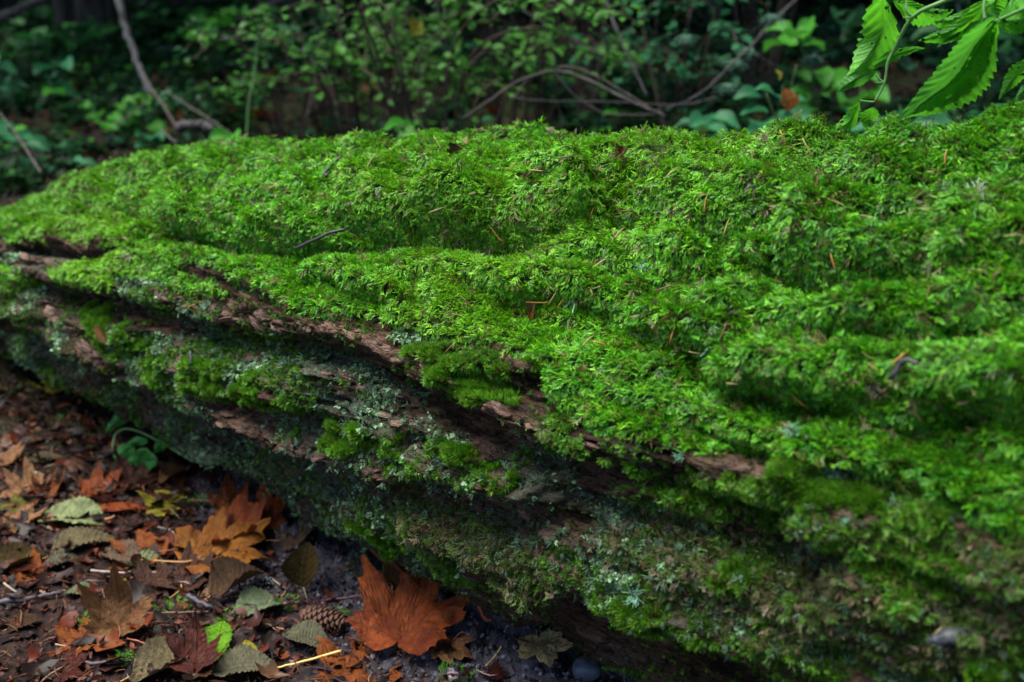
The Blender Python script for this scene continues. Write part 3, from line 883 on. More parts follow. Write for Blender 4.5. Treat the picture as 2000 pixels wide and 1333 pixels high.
LM = {
 'orange': m_leaf('leaf_orange', (.34, .085, .014), (.15, .028, .010), (.42, .15, .03), .36, .5, .12, .5),
 'redorange': m_leaf('leaf_redorange', (.42, .085, .018), (.15, .020, .010), (.36, .11, .025), .34, .5, .12, .3),
 'amber': m_leaf('leaf_amber', (.42, .15, .02), (.24, .055, .010), (.5, .24, .05), .4, .45, .15, .3),
 'darkred': m_leaf('leaf_darkred', (.11, .016, .010), (.06, .012, .008), (.16, .04, .02), .32, .5, .08, .3),
 'tan': m_leaf('leaf_tan', (.27, .12, .055), (.19, .075, .035), (.34, .17, .08), .5, .35, .1, .35),
 'peach': m_leaf('leaf_peach', (.40, .19, .10), (.28, .10, .05), (.45, .25, .14), .45, .4, .12, .3),
 'cream': m_leaf('leaf_cream', (.85, .66, .42), (.75, .45, .20), (.6, .45, .25), .5, .35, .15, .2),
 'brown': m_leaf('leaf_brown', (.09, .042, .022), (.05, .025, .015), (.14, .075, .04), .45, .4, .05, .3),
 'maroon': m_leaf('leaf_maroon', (.10, .035, .022), (.06, .022, .015), (.15, .06, .035), .42, .4, .05, .3),
 'umber': m_leaf('leaf_umber', (.075, .045, .010), (.05, .028, .008), (.03, .018, .006), .5, .3, .05, .4, .7),
 'pinkbrown': m_leaf('leaf_pinkbrown', (.17, .10, .075), (.12, .065, .05), (.22, .15, .11), .6, .3, .05, .4),
 'greybrown': m_leaf('leaf_greybrown', (.17, .125, .075), (.11, .075, .045), (.08, .05, .03), .55, .35, .05, .3, .7),
 'mottled': m_leaf('leaf_mottled', (.16, .14, .10), (.11, .09, .07), (.06, .045, .035), .6, .3, .05, .8, .7),
 'greygreen': m_leaf('leaf_greygreen', (.19, .22, .14), (.13, .16, .10), (.09, .10, .05), .5, .4, .05, .25, .7),
 'palegreen': m_leaf('leaf_palegreen', (.30, .32, .17), (.22, .24, .12), (.13, .14, .06), .5, .4, .08, .2, .7),
 'yellow': m_leaf('leaf_yellow', (.58, .45, .05), (.35, .33, .05), (.6, .5, .12), .45, .4, .2, .5),
 'olive': m_leaf('leaf_olive', (.20, .17, .03), (.12, .09, .02), (.24, .2, .05), .5, .35, .1, .4),
 'lime': m_leaf('leaf_lime', (.16, .42, .02), (.26, .48, .03), (.10, .28, .015), .4, .45, .3, .3),
 'green': m_leaf('leaf_green', (.05, .19, .03), (.08, .24, .03), (.04, .13, .02), .4, .45, .25, .1),
 'bluegreen': m_leaf('leaf_bluegreen', (.04, .16, .07), (.06, .20, .09), (.03, .10, .05), .35, .5, .2, .1),
}
M_petiole = m_plain('petiole', (.40, .20, .07), .5, .4, 60)
M_petiole_red = m_plain('petiole_red', (.22, .05, .02), .45, .4, 60)

def orient(o, loc, nrm, ang_px, u, v, roll=0.0, pitch_=0.0):
    """lay a leaf on a surface: its +Y points along the photograph direction ang_px (deg, 0 = right, 90 = up)"""
    a = math.radians(ang_px)
    p1 = ray(u, v); p2 = ray(u + math.cos(a) * 20, v - math.sin(a) * 20)
    nrm = nrm.normalized()
    def isect(r_):
        t = (loc - Vector((0, 0, CAM_H))).dot(nrm) / r_.dot(nrm)
        return Vector((0, 0, CAM_H)) + r_ * t
    y = (isect(p2) - isect(p1)); y -= nrm * y.dot(nrm); y.normalize()
    x = y.cross(nrm).normalized()
    M = Matrix((x, y, nrm)).transposed().to_4x4()
    M = Matrix.Translation(loc) @ M @ Matrix.Rotation(math.radians(pitch_), 4, 'X') @ Matrix.Rotation(math.radians(roll), 4, 'Y')
    return M

def petiole(parent, pts, r0, m, name='petiole'):
    mb = MB(); P = smooth_path(pts, 14)
    mb.tube(P, [r0 * (1 - .35 * i / 13) for i in range(13)] + [r0 * 1.1], 6)
    return mb.build(name, m, parent)

def fallen(kind, u, v, px_len, ang, colour, label, pitch_=0, roll=0, lift=.006, pet=None, cat='leaf', name=None, group=None, onlog=False, **kw):
    if onlog: p, nr, dep = hit(u, v)
    else:
        p, dep = ground_at(u, v); nr = Vector((0, 0, 1))
    s = px_len * (.84 if kind == 'M' else .82) * dep / FPX
    seed = int(u * 7 + v * 3) % 9973
    p = p + nr * lift
    e = empty(name or ('maple_leaf' if kind == 'M' else 'oval_leaf'), p, label, cat, group)
    M = orient(e, p, nr, ang, u, v, roll, pitch_)
    e.matrix_world = M @ Matrix.Scale(s, 4)
    if kind == 'M':
        o = leaf_obj('blade', maple_mesh(seed, **kw), LM[colour], e)
        L = pet if pet is not None else .55
        if L: petiole(e, [(0, 0, 0), (.04, -L * .4, .03), (random.Random(seed).uniform(-.2, .2), -L, .06)], .013, M_petiole_red if colour in ('redorange', 'darkred', 'orange', 'tan') else M_petiole)
    else:
        o = leaf_obj('blade', oval_mesh(seed, **kw), LM[colour], e)
        L = pet if pet is not None else .12
        if L: petiole(e, [(0, -.5, 0), (.02, -.5 - L * .5, .01), (.05, -.5 - L, .03)], .011, M_petiole)
    return e

# kind, u, v, length px, direction, colour, label, options        (sizes are true leaf lengths at that distance)
LEAVES = [
 ('M', 785, 1255, 200, 60, 'redorange', 'largest wet orange-red maple leaf with upturned lobes, below the pine cone', dict(curl=.22, cup=.30, ruffle=.10, pitch_=12, lift=.026, pet=0)),
 ('M', 700, 1335, 165, 75, 'orange', 'orange maple leaf cut by the lower edge, under the largest orange-red leaf', dict(curl=.15, cup=.1, pet=0)),
 ('M', 868, 1292, 78, -20, 'peach', 'peach orange maple leaf lobe sticking out right of the largest orange-red leaf', dict(curl=.2, pet=0)),
 ('M', 825, 1172, 150, 165, 'tan', 'tan folded maple leaf behind the largest orange-red leaf, stem reaching the grey soil', dict(curl=.3, cup=.45, pitch_=8, lift=.034, pet=0, fold=.25)),
 ('M', 1055, 1300, 96, -70, 'cream', 'small cream coloured maple leaf lying alone on the lumpy grey soil', dict(curl=.15, cup=.12, ruffle=.05, lift=.028, pet=.35, pitch_=2)),
 ('M', 235, 1240, 110, 75, 'tan', 'rust brown maple leaf with one lobe raised like a sail, lower left of the picture', dict(curl=.35, cup=.45, pitch_=30, lift=.012)),
 ('M', 175, 1262, 95, 170, 'orange', 'rusty orange maple leaf lying flat against the leaf with the raised lobe', dict(curl=.15, cup=.2)),
 ('E', 330, 1305, 185, 25, 'greybrown', 'large pale tan oval leaf at the lower edge, partly under a dark red maple leaf', dict(width=.30, curl=.35, cup=.3, ribs=9, lift=.012)),
 ('M', 385, 1325, 100, 80, 'darkred', 'glossy dark red maple leaf at the lower edge, lying on the large tan oval leaf', dict(curl=.35, cup=.4, lift=.022, pitch_=20, pet=0)),
 ('E', 480, 1322, 150, 10, 'mottled', 'grey speckled leaf with saw-toothed edge at the lower edge below the lime green leaf', dict(width=.34, ribs=12, serr=.06, lift=.012)),
 ('E', 425, 1268, 110, 70, 'lime', 'torn lime green leaf with a saw-toothed edge near the lower edge', dict(width=.36, ribs=9, serr=.12, cup=.25, curl=.5, pitch_=25, lift=.014)),
 ('E', 492, 1290, 85, 110, 'yellow', 'narrow yellow-green leaf standing at the end of a long yellow stem', dict(width=.22, curl=.5, cup=.3, pitch_=20, lift=.012)),
 ('E', 505, 1200, 125, 205, 'greygreen', 'grey-green leaf with a saw-toothed edge and dark midrib, left of the pine cone', dict(width=.42, ribs=8, serr=.07, lift=.010)),
 ('E', 600, 1262, 135, -20, 'mottled', 'dark grey ribbed leaf lying below the pine cone', dict(width=.30, ribs=15, serr=.05, ribdepth=.012, lift=.012, curl=.3)),
 ('E', 598, 1142, 105, 75, 'umber', 'dark umber leaf standing upright like a tent above the pine cone', dict(width=.40, cup=.45, curl=.3, pitch_=55, lift=.03, ribs=7, ribdepth=.006)),
 ('M', 395, 1100, 175, 20, 'amber', 'glossy amber maple leaf lying flat below a pile of red-orange leaves', dict(curl=.15, cup=.15, lift=.010)),
 ('M', 300, 1095, 110, 175, 'orange', 'orange maple leaf pressed flat, touching the glossy amber leaf on its left', dict(curl=.12, cup=.1, lift=.012)),
 ('M', 440, 1062, 120, 10, 'redorange', 'wet red-orange maple leaf forming the back of the leaf pile at mid left', dict(curl=.3, cup=.35, lift=.018, pitch_=8)),
 ('M', 520, 1040, 80, 80, 'redorange', 'red-orange maple leaf standing upright at the right end of the leaf pile', dict(curl=.5, cup=.5, pitch_=45, lift=.02)),
 ('M', 455, 1030, 70, 100, 'orange', 'dull orange maple lobe poking up behind the middle of the leaf pile', dict(curl=.4, cup=.4, pitch_=40, lift=.02, pet=0)),
 ('M', 562, 1070, 85, 20, 'pinkbrown', 'dull pinkish brown withered maple leaf right of the leaf pile', dict(curl=.35, cup=.25, ruffle=.15)),
 ('M', 480, 1000, 80, 30, 'pinkbrown', 'dull brown crumpled maple leaf behind the leaf pile beside the grey soil', dict(curl=.3, ruffle=.2)),
 ('M', 345, 993, 85, 185, 'yellow', 'yellow maple leaf with a long pale stem pointing at the log', dict(curl=.15, cup=.2, pet=1.0, lift=.008)),
 ('E', 140, 1023, 175, 175, 'palegreen', 'big pale green leaf with fine ribs lying flat at the left', dict(width=.30, ribs=15, serr=.05, curl=.25, lift=.012)),
 ('M', 30, 1030, 75, 15, 'peach', 'salmon maple leaf at the left edge, beside the big pale green leaf', dict(curl=.35, cup=.3)),
 ('E', 165, 1078, 150, 20, 'greybrown', 'brown-grey ribbed leaf below the big pale green leaf', dict(width=.30, ribs=11, ribdepth=.022, roll=.5, lift=.012)),
 ('E', 120, 1107, 95, 15, 'mottled', 'grey ribbed leaf tucked under the brown-grey ribbed leaf', dict(width=.28, ribs=9, ribdepth=.02)),
 ('E', 235, 1098, 115, 160, 'pinkbrown', 'purplish brown ribbed leaf between the grey ribbed leaves and the orange pile', dict(width=.34, ribs=8, ribdepth=.025, lift=.012)),
 ('E', 285, 1113, 110, -8, 'palegreen', 'rolled yellow-green ribbed leaf in front of the purplish brown one', dict(width=.22, ribs=9, ribdepth=.02, cup=.5, roll=.9)),
 ('E', 40, 1105, 130, 20, 'umber', 'dark olive brown leaf at the left edge below the salmon leaf', dict(width=.35, cup=.35, ribdepth=.005)),
 ('M', 65, 1135, 75, 160, 'orange', 'small bright orange maple leaf just right of the dark olive brown leaf', dict(curl=.3, cup=.35)),
 ('M', 355, 1150, 105, 70, 'maroon', 'maroon brown maple leaf lying under the orange pile', dict(curl=.2, cup=.3)),
 ('M', 295, 1165, 80, 120, 'maroon', 'maroon brown leaf with a rounded hump above the small moss tuft', dict(curl=.25, cup=.5, pet=0)),
 ('E', 465, 1155, 150, 30, 'brown', 'dark brown leaf with a yellow edge, left of the dark umber standing leaf', dict(width=.34, cup=.4, roll=.7, lift=.015)),
 ('E', 155, 1166, 70, -10, 'greygreen', 'small grey-green leaf half buried left of the yellow leaf fragment', dict(width=.35, ribs=7)),
 ('E', 232, 1146, 50, 170, 'yellow', 'small yellow leaf fragment under a tuft of white lichen', dict(width=.30, curl=.4)),
 ('M', 60, 962, 70, 170, 'peach', 'pale peach maple leaf at the left, nearest to the trailing green plant', dict(curl=.35, cup=.3)),
 ('M', 10, 905, 60, 10, 'peach', 'tan maple leaf touching the left edge above the pale peach one', dict(curl=.3, cup=.3)),
 ('E', 85, 905, 95, 10, 'greybrown', 'grey-tan leaf with dark ribs far back on the left', dict(width=.26, ribs=9)),
 ('M', 180, 970, 75, 20, 'redorange', 'dull brick red leaf at left, behind the narrow red leaf', dict(curl=.3, cup=.3)),
 ('E', 230, 1003, 160, 5, 'redorange', 'long narrow bright red leaf above the big pale green leaf', dict(width=.12, cup=.25, curl=.1, ribdepth=.003, ribs=16)),
 ('M', 45, 1003, 60, 120, 'olive', 'olive yellow maple leaf wedged behind the salmon leaf', dict(curl=.3, cup=.2)),
 ('M', 95, 973, 60, 60, 'orange', 'small orange leaf curled up behind the olive yellow leaf', dict(curl=.5, cup=.5, pet=0)),
 ('M', 120, 790, 55, 160, 'yellow', 'golden yellow leaf on the mossy mound at the left edge of the log', dict(curl=.2, cup=.3, lift=.03)),
 ('M', 350, 930, 60, 40, 'brown', 'dark brown leaf under the trailing green plant', dict(curl=.3, cup=.3)),
 ('M', 270, 955, 75, 150, 'maroon', 'dark maroon leaf behind the brick red leaf', dict(curl=.3, cup=.3)),
 ('E', 340, 935, 90, 30, 'tan', 'curled tan leaf right of the dark maroon leaf, close to the log', dict(width=.25, cup=.5, roll=.6)),
 ('M', 690, 1075, 55, 70, 'pinkbrown', 'small crumpled leaf by the foot of the log, right of the leaf pile', dict(curl=.4, cup=.4, ruffle=.2)),
 ('M', 760, 1150, 65, 90, 'tan', 'small torn tan leaf touching the folded tan maple leaf', dict(curl=.3, cup=.3, pet=0)),
 ('E', 50, 1225, 80, 20, 'brown', 'flattened dark brown leaf in the lower left corner', dict(width=.35)),
 ('M', 120, 1320, 70, 20, 'darkred', 'dark wine red leaf scrap at the lower left edge', dict(curl=.2, cup=.2, pet=0)),
 ('E', 520, 1230, 60, 10, 'brown', 'small brown leaf scrap between the grey-green leaf and the ribbed grey leaf', dict(width=.3)),
 ('E', 60, 870, 60, 20, 'tan', 'faded tan leaf on the ground beyond the grey-tan ribbed leaf', dict(width=.3)),
 ('M', 960, 1325, 45, 60, 'darkred', 'dark red scrap of leaf left of the cream maple leaf', dict(curl=.2, pet=0)),
]
for k, u, v, L, a, c, lab, kw in LEAVES:
    fallen(k, u, v, L, a, c, lab, **kw)

# the long stems that belong to two of the leaves
def loose_stick(name, pts, r0, m, label, cat, lift=.008, taper=.5, group=None, onlog=False, nseg=16, knots=False):
    P = []
    for q in pts:
        if onlog: p, nr, d = hit(q[0], q[1])
        else: p, d = ground_at(q[0], q[1]); nr = Vector((0, 0, 1))
        P.append(p + nr * (lift + (q[2] if len(q) > 2 else 0)))
    Q = smooth_path(P, nseg, r0 * .25, int(pts[0][0]))
    c = Vector(Q[0]); mb = MB()
    if knots: r0 *= .68
    rr = [r0 * (1 - taper * i / (nseg - 1)) * (1 + (.18 * math.sin(i * 2.3) if knots else 0)) for i in range(nseg)]
    mb.tube([q - c for q in Q], rr, 7)
    o = mb.build(name, m); o.location = c
    return tag(o, label, cat, group)

M_twig_dark = m_plain('twig_dark', (.035, .03, .038), .55, .35, 90, .5, 0, .002)
M_twig_pale = m_plain('twig_pale', (.22, .17, .13), .6, .3, 90, .4, 0, .002)
M_twig_red = m_plain('twig_red', (.10, .035, .022), .5, .4, 90, .4, 0, .002)
M_twig_purple = m_plain('twig_purple', (.07, .018, .035), .4, .45, 90, .4)
M_yellow_stem = m_plain('stem_yellow', (.55, .38, .10), .45, .4, 60, .2)
loose_stick('bare_stalk', [(668, 1288), (610, 1305), (560, 1318), (520, 1326)], .0016, M_yellow_stem, 'long pale yellow leaf stem running left from the largest orange-red leaf', 'stem', .012)
loose_stick('bare_stalk', [(905, 1186, .02), (925, 1200, .02), (945, 1222, .014), (960, 1246, .004)], .0021, M_petiole_red, 'reddish curved leaf stem with a knobbed end on the grey soil', 'stem', .012, -.3)
TW = [([(95, 1040), (130, 1050), (170, 1058)], .003, M_twig_pale, 'short whitish twig under the big pale green leaf'),
      ([(370, 1176), (395, 1190), (425, 1202)], .0055, M_twig_dark, 'thick slate blue broken twig beside the moss tuft'),
      ([(555, 1190), (640, 1170), (742, 1158)], .0034, M_twig_purple, 'straight purple twig lying behind the pine cone'),
      ([(-20, 1192), (60, 1180), (125, 1166)], .006, M_twig_dark, 'thick black stick at the left edge'),
      ([(235, 1072), (290, 1075), (362, 1078)], .0028, M_twig_red, 'thin reddish stick between ribbed leaf and amber leaf'),
      ([(180, 1125), (250, 1129), (335, 1128)], .0024, M_twig_pale, 'long pale twig in front of the yellow-green ribbed leaf'),
      ([(160, 1306), (210, 1307), (260, 1302)], .0036, M_twig_dark, 'dark blue-grey twig left of the large tan oval leaf'),
      ([(250, 1258), (285, 1268), (318, 1279)], .0016, M_petiole_red, 'thin red stem pointing away from the rust brown leaf'),
      ([(270, 1210), (340, 1208), (410, 1205)], .0020, M_twig_red, 'thin dark red twig under the moss tuft'),
      ([(10, 1150), (30, 1165), (45, 1172)], .0022, M_twig_pale, 'short pale twig near the left edge above the black stick'),
      ([(310, 1040), (330, 1044), (342, 1052)], .0020, M_twig_pale, 'short pale twig behind the amber leaf'),
      ([(415, 1105), (450, 1107), (475, 1112)], .0030, M_twig_dark, 'dark bluish twig crossing the end of the amber leaf'),
      ([(660, 1130), (700, 1105), (715, 1080)], .0024, M_twig_red, 'bent brown twig near the foot of the log'),
      ([(1212, 1262, .03), (1190, 1290, .01), (1178, 1320)], .0012, M_twig_pale, 'thin bent pale root fibre right of the blue stone'),
      ([(1220, 1280), (1218, 1305), (1220, 1335)], .0013, M_twig_pale, 'thin straight pale stalk at the lower edge under the log'),
      ([(925, 1262), (900, 1262), (870, 1260)], .0012, M_twig_red, 'fine red stalk right of the largest orange-red leaf'),
      ([(985, 1228), (1000, 1222), (1022, 1226)], .0010, M_twig_pale, 'fine pale stalk on top of the grey soil heap'),
      ([(950, 1312), (965, 1295), (980, 1278)], .0012, M_yellow_stem, 'greenish stalk left of the cream maple leaf'),
      ([(930, 1325), (960, 1326), (990, 1322)], .0012, M_twig_pale, 'pale needle lying at the lower edge beside the cream maple leaf'),
      ([(110, 1270), (180, 1278), (240, 1272)], .0014, M_twig_pale, 'thin pale splinter in front of the rust brown leaf'),
      ([(640, 985), (665, 1000), (690, 1025)], .0012, M_twig_pale, 'pale stalk leaning on the foot of the log')]
for pts, r0, m_, lab in TW:
    loose_stick('twig', pts, r0, m_, lab, 'twig', .008, .45, None, False, 14, True)

# pine cone
def pine_cone(u, v):
    p, dep = ground_at(u, v)
    L = 88 * dep / FPX
    e = empty('pine_cone', p + Vector((0, 0, L * .20)), 'small wet brown pine cone with open scales among the leaves', 'pine cone')
    a = Vector((1, -.25, -.10)).normalized(); e.matrix_world = Matrix.Translation(e.location) @ a.to_track_quat('Y', 'Z').to_matrix().to_4x4()
    M1 = m_plain('cone_scale', (.11, .05, .03), .42, .45, 120, .5, 0, .001)
    core = MB(); core.tube([(0, -L * .5 + L * i / 8, 0) for i in range(9)], [L * .02 + L * .19 * math.sin(math.pi * min(1, (i + 1) / 9.5)) for i in range(9)], 12)
    core.build('core', m_plain('cone_core', (.05, .02, .015), .6, .3, 90), e)
    sm = None
    for k in range(80):
        t = (k + .5) / 80; q = k * 2.39996
        R = L * .23 * math.sin(math.pi * (.12 + .80 * t)) ** .8
        if sm is None:
            vs = []; nu = 5
            for i in range(4):
                y = i / 3; w = .5 * math.sin(math.pi * (.18 + .58 * y))
                for j in range(nu):
                    x = (j / (nu - 1) - .5) * 2 * w; vs.append((x, y, .10 - .35 * x * x - .25 * y * y))
            sm = mesh_obj('scale', vs, grid_faces(4, nu), M1, e)
            md = sm.modifiers.new('thickness', 'SOLIDIFY'); md.thickness = .07
            o = sm
        else:
            o = sm.copy(); COL.objects.link(o); o.parent = e
        out = Vector((math.cos(q), 0, math.sin(q)))
        y_ = (out * .85 + Vector((0, .55, 0))).normalized(); x_ = y_.cross(Vector((0, -1, 0))).normalized(); z_ = x_.cross(y_)
        o.matrix_local = Matrix.Translation(Vector((0, -L * .46 + L * .92 * t, 0)) + out * R * .72) @ Matrix((x_, y_, z_)).transposed().to_4x4() @ Matrix.Scale(L * .17, 4)
pine_cone(628, 1222)

# stones
def stone(u, v, wpx, label, col, seed, sx=1, sy=.8, sz=.7, onlog=False, name='stone', rough=.6):
    p, dep = ground_at(u, v)
    s = wpx * .5 * dep / FPX
    nu, nv = 26, 14; vs = []
    for i in range(nv + 1):
        for j in range(nu):
            th, ph = math.pi * i / nv, 2 * math.pi * j / nu
            vs.append((math.sin(th) * math.cos(ph), math.sin(th) * math.sin(ph), math.cos(th)))
    V_ = np.array(vs)
    k = 1 + .18 * fbm(V_[:, 0] * 1.6 + seed, V_[:, 1] * 1.6, V_[:, 2] * 1.6, 3, seed)
    V_ = V_ * k[:, None]; V_ = np.sign(V_) * np.abs(V_) ** .8
    V_ = V_ * s * np.array([sx, sy, sz])
    o = mesh_obj(name, V_, grid_faces(nv + 1, nu, True)[:, ::-1], m_plain(name + '_m', col, rough, .4, 60, .35, 0, .003))
    o.location = p + Vector((0, 0, s * sz * .45)); o.rotation_euler = (0, 0, seed)
    return tag(o, label, 'stone')
stone(1146, 1318, 56, 'slate blue stone in the grey soil right of the cream maple leaf', (.055, .075, .11), 3)
stone(885, 1322, 34, 'small pinkish grey stone at the lower edge left of the grey soil', (.22, .16, .19), 5, 1, .7, .6)
stone(715, 1160, 24, 'tiny pale stone by the end of the purple twig', (.3, .24, .24), 7)
stone(570, 1300, 22, 'tiny pinkish pebble above the long yellow stem', (.28, .2, .17), 9, 1.3, .8, .5)
stone(72, 932, 20, 'tiny pale turquoise lichen covered stone on the left leaf litter', (.25, .45, .38), 12)
stone(328, 124, 34, 'rounded blue-grey stone on the slope beside the leaning pale trunk', (.16, .22, .26), 15, 1.2, 1, .6)
stone(142, 103, 42, 'pale greenish white stone among dark leaves, upper left', (.45, .6, .42), 18, 1.2, .8, .7)

# ------------------------------------------------------------------ ground stuff
def ground_points(n, umin, umax, vmin, vmax, keep=None):
    r_ = rng.random((n, 2)); u = umin + r_[:, 0] * (umax - umin); v = vmin + r_[:, 1] * (vmax - vmin)
    x_ = (u - 1000) / FPX; y_ = (666.5 - v) / FPX
    t = CAM_H / (ST - y_ * CT)
    return x_ * t, (CT + y_ * ST) * t

def area_points(n, x0, x1, y0, y1, fn=None):
    x = x0 + rng.random(n) * (x1 - x0); y = y0 + rng.random(n) * (y1 - y0)
    z, cl, up = terrain(x, y)
    nn = x * LN[0] + y * LN[1]
    k = fn(x, y, nn, cl) if fn else np.ones(n, bool)
    return np.stack([x, y, z], 1)[k], cl[k]

def flake(seed):
    r = random.Random(seed); mb = MB(); k = 7
    vs = [Vector((0, 0, r.uniform(.05, .2)))]
    for j in range(k):
        q = 2 * math.pi * j / k; rr = r.uniform(.55, 1.1)
        vs.append(Vector((math.cos(q) * rr * r.uniform(.3, .6), math.sin(q) * rr, r.uniform(-.15, .45))))
    mb.add(vs, [(0, 1 + j, 1 + (j + 1) % k) for j in range(k)], [.5] + [r.uniform(.3, 1) for _ in range(k)])
    return mb
def splinter(seed):
    r = random.Random(seed); mb = MB()
    mb.tube([(0, -1, 0), (r.uniform(-.1, .1), -.3, .1), (r.uniform(-.2, .2), .4, .08), (0, 1, 0)], [.05, .07, .06, .02], 4)
    return mb
def clod(seed):
    r = random.Random(seed); mb = MB(); vs = []; nv, nu = 5, 7
    for i in range(nv + 1):
        for j in range(nu):
            th, ph = math.pi * i / nv, 2 * math.pi * j / nu; k = r.uniform(.55, 1.3)
            vs.append(Vector((math.sin(th) * math.cos(ph), math.sin(th) * math.sin(ph), math.cos(th))) * k)
    mb.add(vs, [tuple(f) for f in grid_faces(nv + 1, nu, True)[:, ::-1]], [r.uniform(.3, 1) for _ in vs])
    return mb
M_bit = m_instance('litter_bit', .5, .10, 0)
M_clod = m_instance('soil_crumb', .6, .15, 0)
flakes = [proto('flake%d' % i, flake(i), M_bit) for i in range(5)]
splint = [proto('splinter%d' % i, splinter(i), M_bit) for i in range(3)]
clods = [proto('clod%d' % i, clod(i), M_clod) for i in range(4)]

def rand_rot(n, tilt):
    return np.stack([rng.normal(size=n) * tilt, rng.normal(size=n) * tilt, rng.random(n) * 6.283], 1)

front = lambda x, y, nn, cl: (nn < .80) & (cl < .35 + .5 * rng.random(len(x)))
P, cl = area_points(130000, -3.0, .5, .72, 3.2, front); n = len(P)
P[:, 2] += rng.random(n) * .008
scatter('leaf_litter', P, rand_rot(n, .45), .0025 + .009 * rng.random(n) ** 3,
        tints(n, [(.042, .011, .006), (.020, .008, .006), (.075, .022, .010), (.010, .007, .008), (.12, .06, .03), (.09, .02, .010)], [6, 6, 2, 7, .2, 1.0], .3), flakes, None, 'stuff', 'small wet red-brown leaf fragments covering the ground before the log', 'leaf litter')
def fragment(seed):
    r = random.Random(seed); mb = MB(); k = 12; vs = [Vector((0, 0, .1))]; bend = r.uniform(-.5, .9); b2 = r.uniform(-.4, .7)
    for ring in (.55, 1):
        for j in range(k):
            q = 2 * math.pi * j / k; rr = ring * (.75 + .30 * math.sin(q * (2 + seed % 3) + seed) + r.uniform(-.14, .14) * ring)
            x, y = math.cos(q) * rr * .65, math.sin(q) * rr
            vs.append(Vector((x, y, .08 + bend * x * x + b2 * y * y * .6 + r.uniform(-.07, .07))))
    fs = [(0, 1 + j, 1 + (j + 1) % k) for j in range(k)] + [(1 + j, 1 + k + j, 1 + k + (j + 1) % k, 1 + (j + 1) % k) for j in range(k)]
    mb.add(vs, fs, [.5] + [r.uniform(.25, .9) for _ in range(2 * k)])
    return mb
M_frag = m_instance('leaf_fragment', .42, .12, .06)
frags = [proto('fragment%d' % i, fragment(i), M_frag) for i in range(7)]
P, cl = area_points(15000, -3.0, .5, .72, 3.2, lambda x, y, nn, cl: (nn < .74) & (cl < .25)); n = len(P); P[:, 2] += .003 + .010 * rng.random(n)
scatter('broken_leaves', P, rand_rot(n, .28), .005 + .021 * rng.random(n) ** 2.4,
        tints(n, [(.055, .011, .005), (.022, .007, .005), (.10, .027, .008), (.011, .007, .006), (.055, .028, .014), (.04, .018, .008)], [5, 7, 1.5, 6, .7, 2], .35), frags, None, 'stuff', 'layer of broken wet brown and red leaves on the forest floor', 'leaf litter')
P, cl = area_points(20000, -1.7, .5, .72, 2.6, front); n = len(P); P[:, 2] += .003 + rng.random(n) * .008
scatter('needle_litter', P, rand_rot(n, .25), .005 + .010 * rng.random(n) ** 2,
        tints(n, [(.06, .022, .012), (.14, .07, .035), (.025, .018, .018), (.22, .17, .12)], [5, 1.5, 5, .4], .3), splint, None, 'stuff', 'fine needles and splinters mixed in the leaf litter', 'needles')
P, cl = area_points(110000, -.9, .75, .55, 1.9, lambda x, y, nn, cl: (cl > .3) & (nn < .9)); n = len(P)
scatter('soil_crumbs', P, rand_rot(n, 1), .0008 + .0026 * rng.random(n) ** 2.5,
        tints(n, [(.08, .077, .095), (.045, .043, .053), (.13, .125, .15), (.06, .045, .04)], [4, 5, 1.5, 2], .25), clods, None, 'stuff', 'crumbly dark grey soil heaped along the foot of the log', 'soil')
# moss tufts on the soil: each a thing
TG = [(340, 1196, 40, 'loose green moss tuft above the thin dark red twig'), (180, 1222, 30, 'flat green moss tuft behind the rust brown leaf'), (655, 1205, 22, 'small green moss tuft right of the pine cone'),
      (895, 1326, 40, 'bright green moss tuft at the lower edge under the peach leaf lobe'), (1035, 1262, 26, 'green moss tuft above the cream maple leaf'), (170, 1045, 34, 'thin green moss tuft under the big pale green leaf'),
      (740, 1130, 22, 'small moss tuft at the foot of the log above the folded tan leaf'), (130, 830, 60, 'olive green moss cushion on the mound at the left'), (40, 775, 50, 'dark green moss cushion at the left edge'),
      (200, 850, 40, 'yellow-green moss cushion beside the trailing plant'), (560, 1185, 24, 'tiny moss tuft behind the grey-green leaf'), (385, 985, 26, 'tiny moss tuft right of the yellow maple leaf'), (450, 1215, 20, 'tiny moss tuft left of the grey-green leaf'),
      (960, 1190, 26, 'thin moss sprig on the grey soil by the tan leaf'), (240, 1300, 22, 'little moss tuft beside the dark blue-grey twig'), (700, 1120, 30, 'moss patch spreading from the foot of the log')]
for u, v, w, lab in TG:
    p, dep = ground_at(u, v); s = w * dep / FPX; r = random.Random(u)
    mb = MB()
    for k in range(26):
        q = r.uniform(0, 6.28); rr = s * .8 * math.sqrt(r.random())
        d = Vector((math.cos(q) * .8, math.sin(q) * .8, r.uniform(.3, 1.2))).normalized(); src = strand(k % 5, 4)
        Q = d.to_track_quat('Y', 'Z').to_matrix(); sc_ = r.uniform(.008, .014)
        x0, y0 = math.cos(q) * rr, math.sin(q) * rr
        b = Vector((x0, y0, gz(p.x + x0, p.y + y0) - p.z + .001))
        mb.add([b + (Q @ a_) * sc_ for a_ in src.v], src.f, src.tip)
    m_ = bpy.data.materials.get('ground_moss')
    if not m_:
        m_, nt, out = mat('ground_moss')
        c = mixc(nt, attr(nt, 'tip').outputs['Fac'], (.03, .08, .01), (.10, .26, .02))
        principled(nt, out, c, .55, .3, trans=.25)
    o = mb.build('moss_tuft', m_); o.location = p
    tag(o, lab, 'moss')
